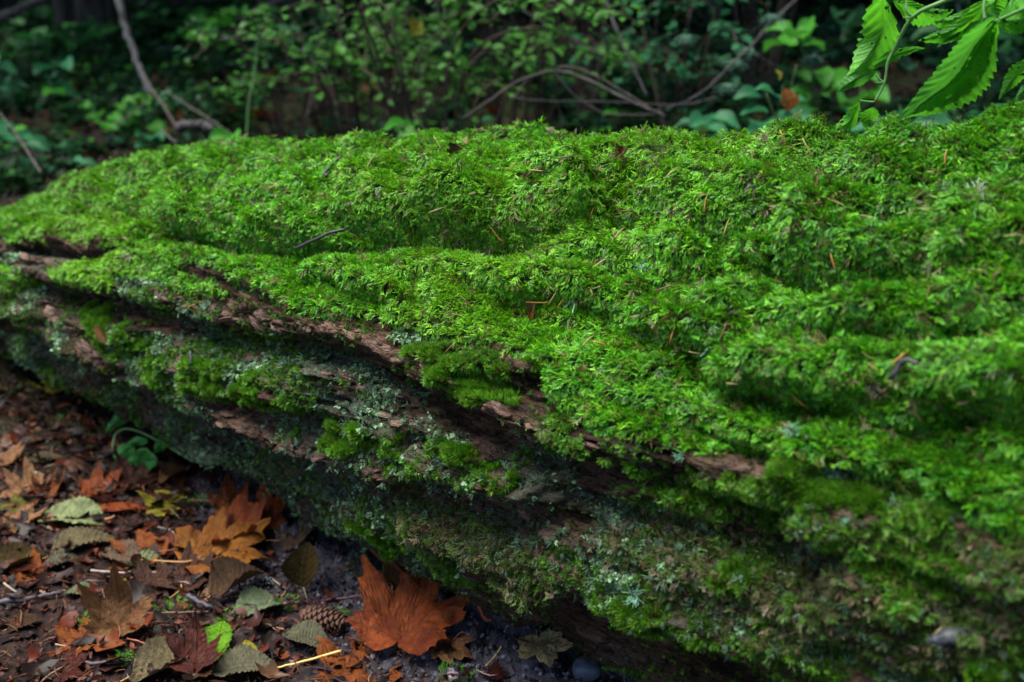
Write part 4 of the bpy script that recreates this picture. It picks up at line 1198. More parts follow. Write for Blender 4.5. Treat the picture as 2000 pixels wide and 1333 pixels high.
# white lichen tufts
M_wl = m_plain('white_lichen', (.30, .38, .31), .7, .3, 80, .2)
def lichen_tuft(p, s, nr, label, m_=None, n=14, seed=0, cat='lichen', height=1.0):
    mb = MB(); r = random.Random(seed)
    Q = nr.to_track_quat('Y', 'Z').to_matrix()
    for k in range(n):
        q = r.uniform(0, 6.28); a_ = Vector((math.cos(q) * r.uniform(.3, 1.3), height, math.sin(q) * r.uniform(.3, 1.3))).normalized()
        pts = [Vector((r.uniform(-.3, .3), 0, r.uniform(-.3, .3)))]
        for i in range(4):
            a_ = (a_ + Vector((r.uniform(-.7, .7), r.uniform(-.5, .4), r.uniform(-.7, .7)))).normalized(); pts.append(pts[-1] + a_ * .26)
        mb.tube([Q @ (x * s) for x in pts], [s * .05, s * .045, s * .04, s * .03, s * .012], 5)
    o = mb.build('lichen_tuft', m_ or M_wl); o.location = p
    return tag(o, label, cat)
for u, v, w, lab in [(225, 1137, 14, 'white lichen tuft lying on the small yellow leaf fragment'), (758, 1187, 18, 'white lichen tuft behind the largest orange-red leaf'), (520, 1150, 18, 'grey-green lichen sprig right of the brown leaf with a yellow edge')]:
    p, dep = ground_at(u, v); lichen_tuft(p + Vector((0, 0, .008)), w * dep / FPX, Vector((0, 0, 1)), lab, seed=u)
# ================================================================== debris lying on the moss and the log
DEB = [('E', 905, 306, 48, 25, 'maroon', 'curled reddish brown leaf bit on top of the log, left of the centre', dict(width=.22, cup=.8, curl=.5)),
       ('E', 985, 281, 52, 20, 'umber', 'narrow dark strip of bark on the crest of the moss near the centre', dict(width=.10, cup=.4)),
       ('E', 868, 270, 50, 178, 'brown', 'brown sliver lying along the crest of the moss', dict(width=.10, cup=.4)),
       ('E', 925, 284, 20, 80, 'cream', 'tiny cream leaf scrap sticking up from the crest', dict(width=.4, cup=.4)),
       ('M', 1236, 293, 26, 250, 'tan', 'small curled tan leaf right of the centre on the crest', dict(curl=.6, cup=.6, pet=0)),
       ('M', 1468, 257, 26, 30, 'orange', 'small glossy brown curled leaf on the crest left of the hanging nettle sprig', dict(curl=.7, cup=.7, pet=0)),
       ('E', 1578, 241, 30, 160, 'maroon', 'small purple-brown leaf roll on the crest before the yellow leaf', dict(width=.28, cup=.9)),
       ('E', 1657, 256, 24, 120, 'tan', 'round brown leaf scrap behind the tip of the hanging sprig', dict(width=.45, cup=.6)),
       ('E', 1795, 232, 46, 20, 'maroon', 'dark leaf roll on the crest to the right of the sprig', dict(width=.16, cup=.8)),
       ('E', 1850, 222, 50, 30, 'brown', 'brown folded leaf on the crest further right of the sprig', dict(width=.25, cup=.8)),
       ('E', 1975, 190, 40, 150, 'maroon', 'dark brown leaf scrap on the crest at the right edge', dict(width=.3, cup=.8)),
       ('E', 1555, 422, 0, 0, None, None, None),
       ('E', 782, 500, 78, 35, 'brown', 'long dark bark strip half sunk in the moss, centre left', dict(width=.09, cup=.5)),
       ('E', 765, 560, 40, 260, 'brown', 'forked brown scrap hanging in the moss below the long bark strip', dict(width=.12, cup=.7)),
       ('E', 1050, 598, 26, 75, 'peach', 'small peach leaf scrap caught among fine twigs in the middle of the moss', dict(width=.35, cup=.6)),
       ('E', 1040, 626, 22, 260, 'amber', 'orange leaf tip just below the peach leaf scrap', dict(width=.3, cup=.6)),
       ('E', 1098, 522, 20, 170, 'amber', 'tiny orange leaf scrap above the fine twigs in the moss', dict(width=.3, cup=.6)),
       ('E', 1137, 722, 16, 80, 'peach', 'tiny pinkish scrap at the lower edge of the moss blanket', dict(width=.4, cup=.3)),
       ('E', 668, 570, 18, 10, 'peach', 'tiny tan scrap at the lower left fringe of the moss', dict(width=.4, cup=.3)),
       ('E', 1275, 957, 22, 110, 'redorange', 'tiny red-brown scrap on the bark ridge, lower centre', dict(width=.35, cup=.4)),
       ('E', 205, 660, 70, 125, 'tan', 'pale tan bark splinter standing on the shaded left flank', dict(width=.14, cup=.4)),
       ('E', 655, 318, 20, 30, 'maroon', 'tiny dark scrap in the upper left moss', dict(width=.3, cup=.6)),
       ('E', 337, 474, 16, 10, 'amber', 'tiny orange scrap at the left fringe of the moss', dict(width=.4, cup=.3)),
       ('E', 1310, 480, 18, 60, 'brown', 'tiny brown scrap in the moss right of the centre', dict(width=.3, cup=.6))]
for k, u, v, L, a, c, lab, kw in DEB:
    if L: fallen(k, u, v, L, a, c, lab, onlog=True, name='leaf_scrap', cat='leaf scrap', lift=.012, **{**dict(pet=0), **kw})

NEED = [(1162, 404, 72), (1245, 409, 5), (1065, 332, -5), (1010, 340, 50), (1040, 352, 40), (860, 295, 120), (790, 362, 30), (735, 318, 5), (725, 325, 60), (1533, 278, -65), (1592, 420, -3), (1615, 412, -30),
        (1860, 318, 85), (1583, 378, 80), (1434, 438, 70), (1392, 395, 80), (1531, 306, -40), (1592, 300, -60), (1522, 640, 85), (1795, 587, 80), (1712, 713, -35), (1765, 708, 40), (1742, 740, 35), (1437, 728, 2),
        (1363, 708, 88), (1410, 650, 70), (1376, 675, -5), (1055, 584, 0), (1090, 590, 20), (1075, 575, 60), (1110, 580, 55), (915, 610, -50), (1176, 533, 30), (1160, 515, 75), (1300, 555, 20), (1145, 690, 45),
        (1180, 690, -20), (1295, 800, -50), (1830, 1230, 45), (720, 500, 35), (712, 487, -60), (1205, 480, 50), (540, 370, 15), (700, 470, -30), (870, 400, 20), (1640, 505, -70), (1935, 560, 60), (1700, 420, -10),
        (400, 590, 20), (880, 700, 40), (1480, 620, 30), (1330, 640, 70), (1250, 700, -60), (1880, 760, 20), (1560, 760, -40), (620, 420, 10), (480, 340, 30), (980, 450, -50), (1120, 300, 10), (1320, 340, 40)]
NCOL = [m_plain('needle_orange', (.30, .13, .03), .5, .3, 60, .2), m_plain('needle_brown', (.10, .04, .02), .5, .3, 60, .2), m_plain('needle_pale', (.28, .19, .09), .5, .3, 60, .2)]
LMARK = [(905, 306, 'curled reddish brown leaf bit'), (985, 281, 'dark strip of bark on the crest'), (1236, 293, 'small curled tan leaf'), (1468, 257, 'glossy brown curled leaf'), (1657, 256, 'round brown scrap by the sprig tip'),
         (1795, 232, 'dark leaf roll on the crest'), (782, 500, 'long dark bark strip'), (765, 560, 'forked brown scrap'), (1050, 598, 'small peach leaf scrap'), (1098, 522, 'tiny orange scrap'), (1137, 722, 'tiny pinkish scrap'),
         (668, 570, 'tiny tan scrap at the fringe'), (655, 318, 'tiny dark scrap'), (337, 474, 'tiny orange scrap at the left fringe'), (1310, 480, 'tiny brown scrap'), (1848, 372, 'small pale branching lichen'), (1915, 385, 'wide grey-white lichen clump'),
         (1270, 520, 'curling teal lichen strands'), (1285, 660, 'largest teal lichen cluster'), (1385, 730, 'teal lichen tuft at the fringe'), (1475, 408, 'tiny white forked lichen'), (1635, 920, 'big pale coral-like lichen'), (1560, 860, 'coral-like lichen'),
         (1785, 720, 'curved whitish lichen stalk'), (1123, 610, 'straight bluish white stalk'), (1872, 1258, 'spotted slug')]
USED = set()
for i, (u, v, a) in enumerate(NEED):
    p, nr, dep = hit(u, v)
    L = (14 + 12 * ((i * 37) % 10) / 10) * dep / FPX
    a_ = math.radians(a); q = (ray(u + math.cos(a_) * 10, v - math.sin(a_) * 10) - ray(u, v)).normalized()
    ci = (i * 7) % 3
    mb = MB(); mb.tube([-q * L, -q * L * .3 + nr * .001, q * L * .4 + nr * .0016, q * L], [.0004, .0007, .0006, .0003], 5)
    o = mb.build('conifer_needle', NCOL[ci]); o.location = p + nr * .009
    ck = ['orange', 'brown', 'straw coloured'][ci]
    cand = sorted(LMARK, key=lambda q_: math.hypot(q_[0] - u, q_[1] - v))
    for q_ in cand:
        dx, dy = u - q_[0], v - q_[1]
        w_ = ('right of' if dx > 0 else 'left of') if abs(dx) > abs(dy) else ('below' if dy > 0 else 'above')
        lb = '%s conifer needle just %s the %s' % (ck, w_, q_[2])
        if lb not in USED: break
    USED.add(lb)
    tag(o, lb, 'needle', 'conifer needles scattered on the moss'); continue
    tag(o, ['single orange conifer needle lying loose on the moss blanket', 'single brown conifer needle lying loose on the moss blanket', 'single pale straw coloured needle lying loose on the moss blanket'][ci], 'needle', ['orange', 'brown', 'pale'][ci] + ' needles scattered on the moss')

M_teal = m_plain('lichen_teal', (.10, .22, .14), .6, .3, 90, .3)
M_pale = m_plain('lichen_palewhite', (.24, .32, .24), .6, .3, 90, .2)
for u, v, s, lab, m_ in [(1022, 235, 44, 'wispy white lichen on the crest of the log near the centre', M_pale), (1848, 372, 34, 'small pale branching lichen in the moss, right', M_pale), (1915, 385, 60, 'wide grey-white lichen clump in the moss near the right edge', M_pale),
                         (1270, 520, 46, 'curling teal lichen strands in the middle of the moss', M_teal), (1285, 660, 60, 'largest teal lichen cluster, on the flank of the moss', M_teal), (1385, 730, 40, 'teal lichen tuft at the fringe of the moss below the pine needles', M_teal),
                         (1475, 408, 24, 'tiny white forked lichen on top of the moss', M_pale), (1635, 920, 70, 'big pale coral-like lichen tuft on the lower right flank', M_teal), (1560, 860, 60, 'coral-like lichen left above the big pale tuft', M_teal),
                         (1340, 895, 34, 'small teal lichen at the end of the bark ridge', M_teal), (1120, 578, 26, 'fine white lichen threads by the peach leaf scrap', M_pale), (405, 605, 26, 'pale teal lichen rosette on the dark bark at left', M_teal),
                         (1650, 1010, 26, 'small lichen prongs under the big pale tuft', M_teal), (1815, 950, 40, 'slender lichen prongs standing on the right flank', M_pale), (1240, 1160, 50, 'teal lichen patch low on the flank', M_teal)]:
    p, nr, dep = hit(u, v); up_ = (nr + Vector((0, 0, .4))).normalized()
    lichen_tuft(p + nr * .005, s * .5 * dep / FPX, up_, lab, m_, 16 if s < 50 else 28, seed=u, height=.6)
for pts, lab in [([(1762, 722), (1780, 718), (1812, 724)], 'curved whitish lichen stalk lying on the right flank of the moss'), ([(1120, 592), (1123, 610), (1124, 628)], 'straight bluish white stalk in the middle of the moss'),
                 ([(1395, 690), (1396, 680), (1400, 672)], 'short white hooked stalk left of the right flank'), ([(370, 752), (376, 730), (375, 705)], 'dark slate twig standing on the left flank'),
                 ([(1725, 1110), (1720, 1100), (1730, 1092)], 'small white hooked stalk low on the right flank'), ([(590, 470), (650, 455), (690, 440)], 'thin dark twig lying in the upper left moss'), ([(1250, 640), (1240, 660), (1232, 664)], 'pale green curved stalk beside the largest teal lichen'),
                 ([(660, 352), (652, 342), (665, 325)], 'short forked dark twig in the upper left moss'), ([(1340, 415), (1320, 470), (1330, 490)], None)]:
    if lab: loose_stick('stalk', pts, .0009 if 'white' in lab or 'pale' in lab else .002, M_teal if 'white' in lab or 'pale' in lab else M_twig_dark, lab, 'twig', .013, .3, None, True, 10)

# bark plates: flat flakes lifting off the ridges, parts of the log
M_plate = m_bark_plate = None
def m_plate():
    m, nt, out = mat('bark_plate')
    tc = N(nt, 'ShaderNodeTexCoord'); oi = N(nt, 'ShaderNodeObjectInfo')
    mp = N(nt, 'ShaderNodeMapping'); mp.inputs['Scale'].default_value = (.5, 2.2, 1); nt.links.new(tc.outputs['Object'], mp.inputs[0])
    n1 = noise_node(nt, 3.2, 9, .72, mp.outputs[0])
    c = ramp(nt, n1.outputs[0], [(.38, (.03, .018, .013)), (.48, (.12, .07, .048)), (.62, (.30, .20, .15))])
    c = mixc(nt, oi.outputs['Random'], c, mixc(nt, 1.0, c, (.55, .48, .5), 'MULTIPLY'))
    principled(nt, out, c, .6, .25, bump(nt, n1.outputs[0], 1.0, .004))
    return m
MPL = m_plate()
plates = []
for k in range(6):
    r = random.Random(70 + k); nq = 14
    out_ = [(math.cos(2 * math.pi * q / nq) * (1 + .25 * math.sin(q * 1.7 + k)) * r.uniform(.8, 1.1), math.sin(2 * math.pi * q / nq) * .42 * r.uniform(.75, 1.15)) for q in range(nq)]
    vs = [(0, 0, .12)] + [(x * .55, y * .55, .10 + r.uniform(-.02, .03)) for x, y in out_] + [(x, y, r.uniform(.0, .09)) for x, y in out_] + [(x * .97, y * .97, -.10) for x, y in out_]
    fs = [(0, 1 + j, 1 + (j + 1) % nq) for j in range(nq)]
    for l in range(2):
        b = 1 + l * nq
        fs += [(b + j, b + nq + j, b + nq + (j + 1) % nq, b + (j + 1) % nq) for j in range(nq)]
    me = bpy.data.meshes.new('bark_plate'); me.from_pydata(vs, [], fs); me.materials.append(MPL)
    plates.append(me)
pr = random.Random(9)
PZ = []
for line, off, cnt, jv in [([(300, 590), (420, 620), (560, 650), (700, 668)], -10, 26, 14), ([(700, 668), (800, 720), (900, 775), (1000, 830), (1060, 860)], -6, 30, 16), ([(1000, 830), (1100, 872), (1250, 915), (1380, 950)], 0, 34, 24),
                           ([(40, 500), (160, 560), (280, 580)], 0, 18, 20), ([(1080, 760), (1110, 800), (1130, 830)], 0, 10, 16), ([(1300, 985), (1450, 1030), (1600, 1080)], 0, 14, 14), ([(560, 880), (760, 945), (900, 985), (1100, 1005)], -6, 26, 14),
                           ([(80, 600), (200, 690), (330, 770), (520, 870)], 0, 26, 22), ([(1750, 1080), (1850, 1110), (1930, 1150)], 0, 10, 12), ([(560, 700), (700, 760), (800, 830)], 0, 10, 20), ([(1360, 785), (1420, 795)], 0, 4, 8)]:
    for q in range(cnt):
        t = (q + pr.random()) / cnt * (len(line) - 1); i_ = min(int(t), len(line) - 2); f = t - i_
        PZ.append((line[i_][0] * (1 - f) + line[i_ + 1][0] * f, line[i_][1] * (1 - f) + line[i_ + 1][1] * f + off + pr.uniform(-jv, jv)))
for u, v in PZ:
    p, nr, dep = hit(u, v)
    if (p.z < .06): continue
    o = bpy.data.objects.new('bark_plate', plates[pr.randrange(6)]); COL.objects.link(o); o.parent = log
    x_ = Vector(LD) + Vector((pr.uniform(-.25, .25), pr.uniform(-.25, .25), pr.uniform(-.25, .25))); x_ = (x_ - nr * x_.dot(nr)).normalized()
    y_ = nr.cross(x_)
    s = pr.uniform(8, 26) * dep / FPX
    o.matrix_local = Matrix.Translation(p + nr * .0012 - log.location) @ Matrix((x_, y_, nr)).transposed().to_4x4() @ Matrix.Rotation(pr.uniform(-.25, .25), 4, 'X') @ Matrix.Diagonal((s, s * pr.uniform(.8, 1.2), s * pr.uniform(.5, 1.0), 1))

# the slug resting in the hollow, lower right
def slug(u, v):
    p, nr, dep = hit(u, v)
    L = 118 * dep / FPX
    q = (ray(u + 60, v + 6) - ray(u - 60, v - 6)).normalized(); q = (q - nr * q.dot(nr)).normalized()
    side = nr.cross(q)
    nu, nv = 30, 18; vs = []
    for i in range(nu + 1):
        t = i / nu
        w = L * .17 * (math.sin(math.pi * min(1, t * .93 + .04)) ** .55) * (1 - .25 * (t < .3) * (.3 - t) / .3)
        c = q * (t - .5) * L + nr * (w * .55 + L * .05 * math.sin(t * 3.0)) + side * L * .06 * math.sin(t * 4)
        for j in range(nv):
            a = 2 * math.pi * j / nv; rr = w * (1 + .03 * math.sin(a * 9 + i))
            vs.append(c + nr * math.sin(a) * rr * .85 + side * math.cos(a) * rr)
    m, nt, out = mat('slug_skin')
    tc = N(nt, 'ShaderNodeTexCoord')
    n1 = noise_node(nt, 90, 2, .5, tc.outputs['Object'])
    vo = N(nt, 'ShaderNodeTexVoronoi'); vo.inputs['Scale'].default_value = 120; nt.links.new(tc.outputs['Object'], vo.inputs['Vector'])
    spot = ramp(nt, vo.outputs['Distance'], [(.28, (1, 1, 1)), (.40, (0, 0, 0))])
    c = mixc(nt, ramp(nt, n1.outputs[0], [(.4, (0, 0, 0)), (.6, (1, 1, 1))]), (.03, .038, .05), (.04, .042, .024))
    c = mixc(nt, spot, c, (.008, .008, .012))
    principled(nt, out, c, .5, .25)
    e = empty('slug', p, 'blue-grey slug with black spots resting in a hollow low on the log at right', 'slug')
    b = mesh_obj('body', vs, grid_faces(nu + 1, nv, True), m, e)
    for sgn in (-1, 1):
        mb = MB(); h = -q * L * .46 + nr * L * .10 + side * sgn * L * .035
        mb.tube([h, h - q * L * .05 + nr * L * .03, h - q * L * .09 + nr * L * .07], [L * .012, L * .009, L * .012], 6)
        mb.build('tentacle', m, e)
slug(1872, 1258)

# ================================================================== green sprigs
M_stem = m_plain('green_stem', (.08, .20, .05), .45, .4, 40, .2)
def m_nettle(name, base, under):
    m, nt, out = mat(name)
    tc = N(nt, 'ShaderNodeTexCoord')
    n1 = noise_node(nt, 60, 5, .6, tc.outputs['Object']); n2 = noise_node(nt, 420, 3, .6, tc.outputs['Object'])
    c = mixc(nt, ramp(nt, n1.outputs[0], [(.4, (0, 0, 0)), (.62, (1, 1, 1))]), base, under)
    c = mixc(nt, math_n(nt, 'MULTIPLY', attr(nt, 'vein').outputs['Fac'], .75), c, tuple(x * .35 for x in base))
    p = principled(nt, out, c, .42, .25, bump(nt, math_n(nt, 'ADD', math_n(nt, 'MULTIPLY', attr(nt, 'vein').outputs['Fac'], -1.0), math_n(nt, 'MULTIPLY', n2.outputs[0], .4)), .8, .002), .5)
    return m
M_net = m_nettle('nettle_leaf', (.05, .24, .014), (.085, .33, .016))
M_netd = m_nettle('nettle_leaf_dark', (.02, .12, .022), (.035, .17, .022))

DOFF = -.075
def px_leaf(parent, base, tip, dep0, dep1, wl, wr, bend, dl, dr, m, teeth=12, name='leaf', nt_=40, seed=0, nside=9, holes=False):
    """leaf in 3D: midrib from base to tip with its own depths; halves spread wl / wr px and recede dl / dr metres"""
    bu, bv = base; tu, tv = tip
    if dep0 < 1.2: dep0 += DOFF; dep1 += DOFF
    L = math.hypot(tu - bu, tv - bv); dx, dy = (tu - bu) / L, (tv - bv) / L
    nxp, nyp = -dy, dx
    vs = []; vein = []
    xs = np.linspace(-1, 1, 2 * nside + 1)
    for i in range(nt_ + 1):
        t = i / nt_
        mu = bu + (tu - bu) * t + nxp * bend * math.sin(math.pi * t); mv = bv + (tv - bv) * t + nyp * bend * math.sin(math.pi * t)
        dm = dep0 + (dep1 - dep0) * t + .02 * math.sin(math.pi * t)
        sh = (math.sin(math.pi * min(1, t ** .72)) ** .8) * (1 - .12 * t)
        for x in xs:
            w = wr if x > 0 else wl; dd = dr if x > 0 else dl
            tooth = 1 + (.22 * (((t * teeth + .2) % 1) - .5)) * (abs(x) ** 3)
            off = x * w * sh * tooth
            lag = abs(x) * sh * L * .10
            uu = mu + nxp * off + dx * lag * (1 - t); vv = mv + nyp * off + dy * lag * (1 - t)
            ph = (t - abs(x) * sh * .22) * 8
            f = abs(ph - round(ph)) * 2
            d_ = dm + dd * abs(x) * sh - .0007 * math.cos(ph * 2 * math.pi) * min(1, abs(x) * 3)
            vs.append(at(uu, vv, d_)); vein.append(max(max(0, 1 - abs(x) * nside * .9), max(0, 1 - f / .22) * .8 * (abs(x) < .93)))
    rr = random.Random(int(bu * 3 + tv)); V_ = np.array([list(p - parent.location) for p in vs])
    V_ = V_ + .0022 * np.stack([fbm(V_[:, 0] * 45 + k, V_[:, 1] * 45, V_[:, 2] * 45, 2, 31 + k) for k in range(3)], 1)
    F_ = grid_faces(nt_ + 1, len(xs)); keep = np.ones(len(F_), bool); C_ = V_[F_].mean(1)
    for k in range(5 if L > 90 else 1):                       # small holes eaten by insects
        c_ = C_[rr.randrange(len(C_))]; keep &= np.linalg.norm(C_ - c_, axis=1) > rr.uniform(.0008, .0024)
    return mesh_obj(name, V_, F_[keep], m, parent, True, {'vein': vein})

def z3(x, y): return (x / 2.857 + 1300, y / 2.857)
sp = empty('nettle_sprig', at(1707, 196, .93), 'drooping bright green sprig with saw-toothed leaves hanging over the log, left stem at upper right', 'plant')
def stem_px(parent, pts, r0, r1, name='stem', m=M_stem):
    P = smooth_path([at(*z3(x, y), d + DOFF) - parent.location for x, y, d in pts], 22)
    mb = MB(); mb.tube(P, [r0 + (r1 - r0) * i / 21 for i in range(22)], 8); return mb.build(name, m, parent)
stem_px(sp, [(1900, -160, .86), (1570, 0, .88), (1380, 95, .90), (1275, 280, .92), (1240, 350, .925), (1222, 460, .93), (1165, 572, .935)], .0021, .0011)
stem_px(sp, [(1222, 462, .93), (1190, 440, .93), (1168, 412, .93)], .0010, .0007, 'leaf_stalk')
stem_px(sp, [(1165, 570, .935), (1120, 568, .935), (1085, 562, .935)], .0009, .0007, 'leaf_stalk')
stem_px(sp, [(1222, 462, .93), (1185, 462, .93), (1175, 460, .93)], .0009, .0005, 'leaf_stalk')
stem_px(sp, [(1380, 98, .90), (1345, 60, .90), (1335, 0, .90), (1260, -30, .90)], .0013, .0010, 'leaf_stalk')
stem_px(sp, [(1378, 98, .90), (1345, 100, .90), (1325, 98, .90)], .0009, .0005, 'leaf_stalk')
Z = z3
px_leaf(sp, Z(1215, -20), Z(1015, 430), .90, .93, 42, 40, -26, .02, .01, M_net, 11, seed=1)
px_leaf(sp, Z(1262, -25), Z(1300, -70), .90, .90, 30, 30, 0, .01, .01, M_net, 9)
px_leaf(sp, Z(1130, 385), Z(1450, 262), .925, .90, 12, 11, -4, .012, .012, M_net, 8)
px_leaf(sp, Z(1170, 400), Z(965, 512), .93, .95, 15, 24, 4, .01, .01, M_netd, 8)
px_leaf(sp, Z(1085, 562), Z(902, 750), .935, .95, 14, 17, -14, .01, .012, M_net, 8)
px_leaf(sp, Z(1085, 562), Z(1160, 545), .935, .93, 13, 6, -3, .01, .0, M_net, 5)
px_leaf(sp, Z(1160, 590), Z(1148, 752), .935, .95, 18, 22, 5, .01, .01, M_net, 7)
px_leaf(sp, Z(1270, 10), Z(1610, 60), .90, .89, 10, 32, 10, .0, .02, M_net, 11)

sp2 = empty('nettle_sprig', at(1950, 26, .86), 'second bright green sprig with long saw-toothed leaves reaching in from the upper right corner', 'plant')
stem_px(sp2, [(2250, -60, .80), (2000, 50, .83), (1850, 115, .85), (1780, 130, .86)], .0018, .0010)
stem_px(sp2, [(1780, 105, .86), (1775, 40, .86), (1790, -60, .86)], .0014, .0010, 'leaf_stalk')
px_leaf(sp2, Z(1800, 5), Z(1400, 225), .86, .90, 26, 16, -18, .02, .006, M_net, 14)
px_leaf(sp2, Z(1800, 5), Z(1470, 130), .865, .90, 36, 10, -8, .02, .006, M_net, 12)
px_leaf(sp2, Z(1845, 75), Z(1310, 655), .85, .90, 52, 30, -14, .025, -.012, M_netd, 17, nt_=60)
px_leaf(sp2, Z(1850, 95), Z(1315, 652), .853, .903, 62, 6, -26, .03, .0, M_net, 17, nt_=60)
px_leaf(sp2, Z(1760, 110), Z(1525, 265), .87, .90, 6, 12, 2, .0, .012, M_netd, 8)
px_leaf(sp2, Z(1850, 130), Z(2120, 80), .84, .82, 42, 30, 0, .02, .01, M_net, 9)
px_leaf(sp2, Z(1780, 60), Z(1900, -40), .86, .85, 20, 30, 0, .01, .01, M_net, 7)
px_leaf(sp2, Z(2100, 320), Z(1862, 555), .84, .88, 14, 22, 8, .01, .01, M_net, 10)
px_leaf(sp2, Z(2120, 420), Z(1950, 560), .86, .90, 14, 14, 4, .01, .01, M_netd, 8)
stem_px(sp2, [(2250, -60, .80), (2300, 150, .80), (2200, 260, .82), (2100, 320, .84)], .0020, .0010, 'side_stem')
px_leaf(sp2, Z(2000, 60), Z(2080, -90), .84, .82, 40, 40, 0, .02, .01, M_net, 9)

# trailing plant at the left, on the ground
def z4(x, y): return (x / 2.666, y / 2.666 + 400)
tp = empty('trailing_plant', ground_at(360, 905)[0], 'small trailing green plant arching over the dead leaves by the foot of the log', 'plant')
td = 1.62
def at4(x, y, d): return at(*z4(x, y), d)
def stem4(parent, pts, r0, r1, name='stem'):
    P = smooth_path([at4(*q) - parent.location for q in pts], 22); mb = MB()
    mb.tube(P, [r0 + (r1 - r0) * i / 21 for i in range(22)], 7); return mb.build(name, M_stem, parent)
stem4(tp, [(1000, 1335, 1.48), (880, 1262, 1.50), (740, 1188, 1.53), (655, 1168, 1.56), (600, 1200, 1.58), (585, 1290, 1.56), (605, 1320, 1.54)], .0020, .0010)
M_tp = m_nettle('trailing_leaf', (.05, .24, .06), (.08, .32, .07))
for b, t, wl, wr, d in [((675, 1010), (558, 1075), 5, 6, 1.6), ((705, 1075), (550, 1190), 7, 11, 1.58), ((700, 1140), (780, 1100), 8, 9, 1.54), ((790, 1130), (845, 1150), 9, 7, 1.52), ((870, 1240), (800, 1290), 8, 8, 1.5), ((890, 1228), (850, 1240), 4, 5, 1.5),
                        ((780, 1230), (650, 1262), 6, 8, 1.53), ((700, 1262), (600, 1335), 12, 12, 1.53), ((820, 1330), (660, 1350), 16, 18, 1.5), ((760, 1280), (700, 1400), 14, 14, 1.5)]:
    px_leaf(tp, z4(*b), z4(*t), d - .03, d, wl * 1.4, wr * 1.4, 3, .01, .01, M_tp, 7, nt_=16, nside=4)
tp2 = empty('trailing_plant', ground_at(20, 880)[0], 'narrow-leaved green seedling at the left edge of the ground', 'plant')
stem4(tp2, [(10, 1290, 1.75), (100, 1180, 1.78), (160, 1080, 1.8), (240, 1010, 1.82)], .0014, .0008)
for b, t, wl, wr, d in [((155, 1150), (8, 1295), 11, 11, 1.74), ((160, 1065), (115, 1135), 7, 7, 1.78), ((240, 1010), (165, 1078), 10, 10, 1.8)]:
    px_leaf(tp2, z4(*b), z4(*t), d, d + .02, wl, wr, 3, .01, .01, M_tp, 6, nt_=16, nside=4)
# ================================================================== the wooded slope behind the log
def slope_at(u, v, extra=0.0):
    r = ray(u, v); lo_t, best = 1.3, None
    for k in range(400):
        t = 1.2 + k * .03
        if r.z * t + CAM_H <= gz(r.x * t, r.y * t) + extra: return Vector((r.x * t, r.y * t, gz(r.x * t, r.y * t))), t
    return Vector((r.x * t, r.y * t, gz(r.x * t, r.y * t))), t

def small_leaf(mb, c, d, nrm, s, tip=.6, w=.36):
    e = d.cross(nrm).normalized() * s * w
    m1 = c + d * s * .30; m2 = c + d * s * .70; t_ = c + d * s; k = nrm * s * .10
    mb.add([c, m1 - e * .9 + k, m1 - k * .2, m1 + e * .9 + k, m2 - e * .8 + k, m2, m2 + e * .8 + k, t_ - k], [(0, 2, 1), (0, 3, 2), (1, 2, 5, 4), (2, 3, 6, 5), (4, 5, 7), (5, 6, 7)], [tip] * 8)

def lmesh(name, w=.36, m=None, serr=0):
    mb = MB()
    if serr:
        V_, F_, _ = oval_mesh(serr, width=w, nt=15, nx=7, ribs=6, cup=.25, curl=.5, serr=.05)
        mb.add([Vector(p) + Vector((0, .5, 0)) for p in V_], F_)
    else: small_leaf(mb, Vector((0, 0, 0)), Vector((0, 1, 0)), Vector((0, 0, 1)), 1.0, .6, w)
    me = bpy.data.meshes.new(name); me.from_pydata([tuple(p) for p in mb.v], [], mb.f); me.polygons.foreach_set('use_smooth', [True] * len(me.polygons)); me.materials.append(m)
    return me

def m_foliage(name, c1, c2, trans=.35, spec=.12):
    m, nt, out = mat(name)
    oi = N(nt, 'ShaderNodeObjectInfo'); geo = N(nt, 'ShaderNodeNewGeometry'); tc = N(nt, 'ShaderNodeTexCoord')
    n = noise_node(nt, 9, 2, .5, geo.outputs['Position'])
    f = math_n(nt, 'ADD', math_n(nt, 'MULTIPLY', oi.outputs['Random'], .6), math_n(nt, 'MULTIPLY_ADD', n.outputs[0], 1.2), True)
    f.node.inputs[1].links[0].from_node.inputs[2].default_value = -.4
    f2 = N(nt, 'ShaderNodeMath', operation='ADD', use_clamp=True); nt.links.new(f, f2.inputs[0])
    rp = math_n(nt, 'MULTIPLY', geo.outputs['Random Per Island'], .35); nt.links.new(rp, f2.inputs[1])
    c = mixc(nt, f2.outputs[0], c1, c2)
    principled(nt, out, c, .42, spec, None, trans)
    return m
MF = {'shrub': m_foliage('shrub_leaf', (.006, .034, .005), (.065, .22, .03)), 'dark': m_foliage('undergrowth_leaf', (.005, .03, .010), (.015, .08, .022)),
      'blue': m_foliage('plant_bluegreen', (.005, .04, .016), (.03, .16, .06)), 'bright': m_foliage('plant_bright', (.016, .11, .010), (.05, .22, .02)),
      'far': m_foliage('far_leaf', (.012, .055, .010), (.06, .20, .035)), 'yellow': m_foliage('yellowing_leaf', (.25, .26, .03), (.45, .38, .05))}
M_dstem = m_plain('dark_stem', (.03, .07, .02), .6, .3, 40, .3)
M_dtwig = m_plain('shrub_twig', (.045, .03, .024), .7, .2, 50, .4)
M_lean = m_plain('leaning_trunk', (.045, .047, .047), .8, .1, 9, 1.0)
M_dead = m_plain('dead_wood', (.055, .047, .042), .7, .2, 60, .5, 0, .004)
M_deadd = m_plain('dark_dead_wood', (.04, .036, .036), .7, .2, 60, .5, 0, .004)

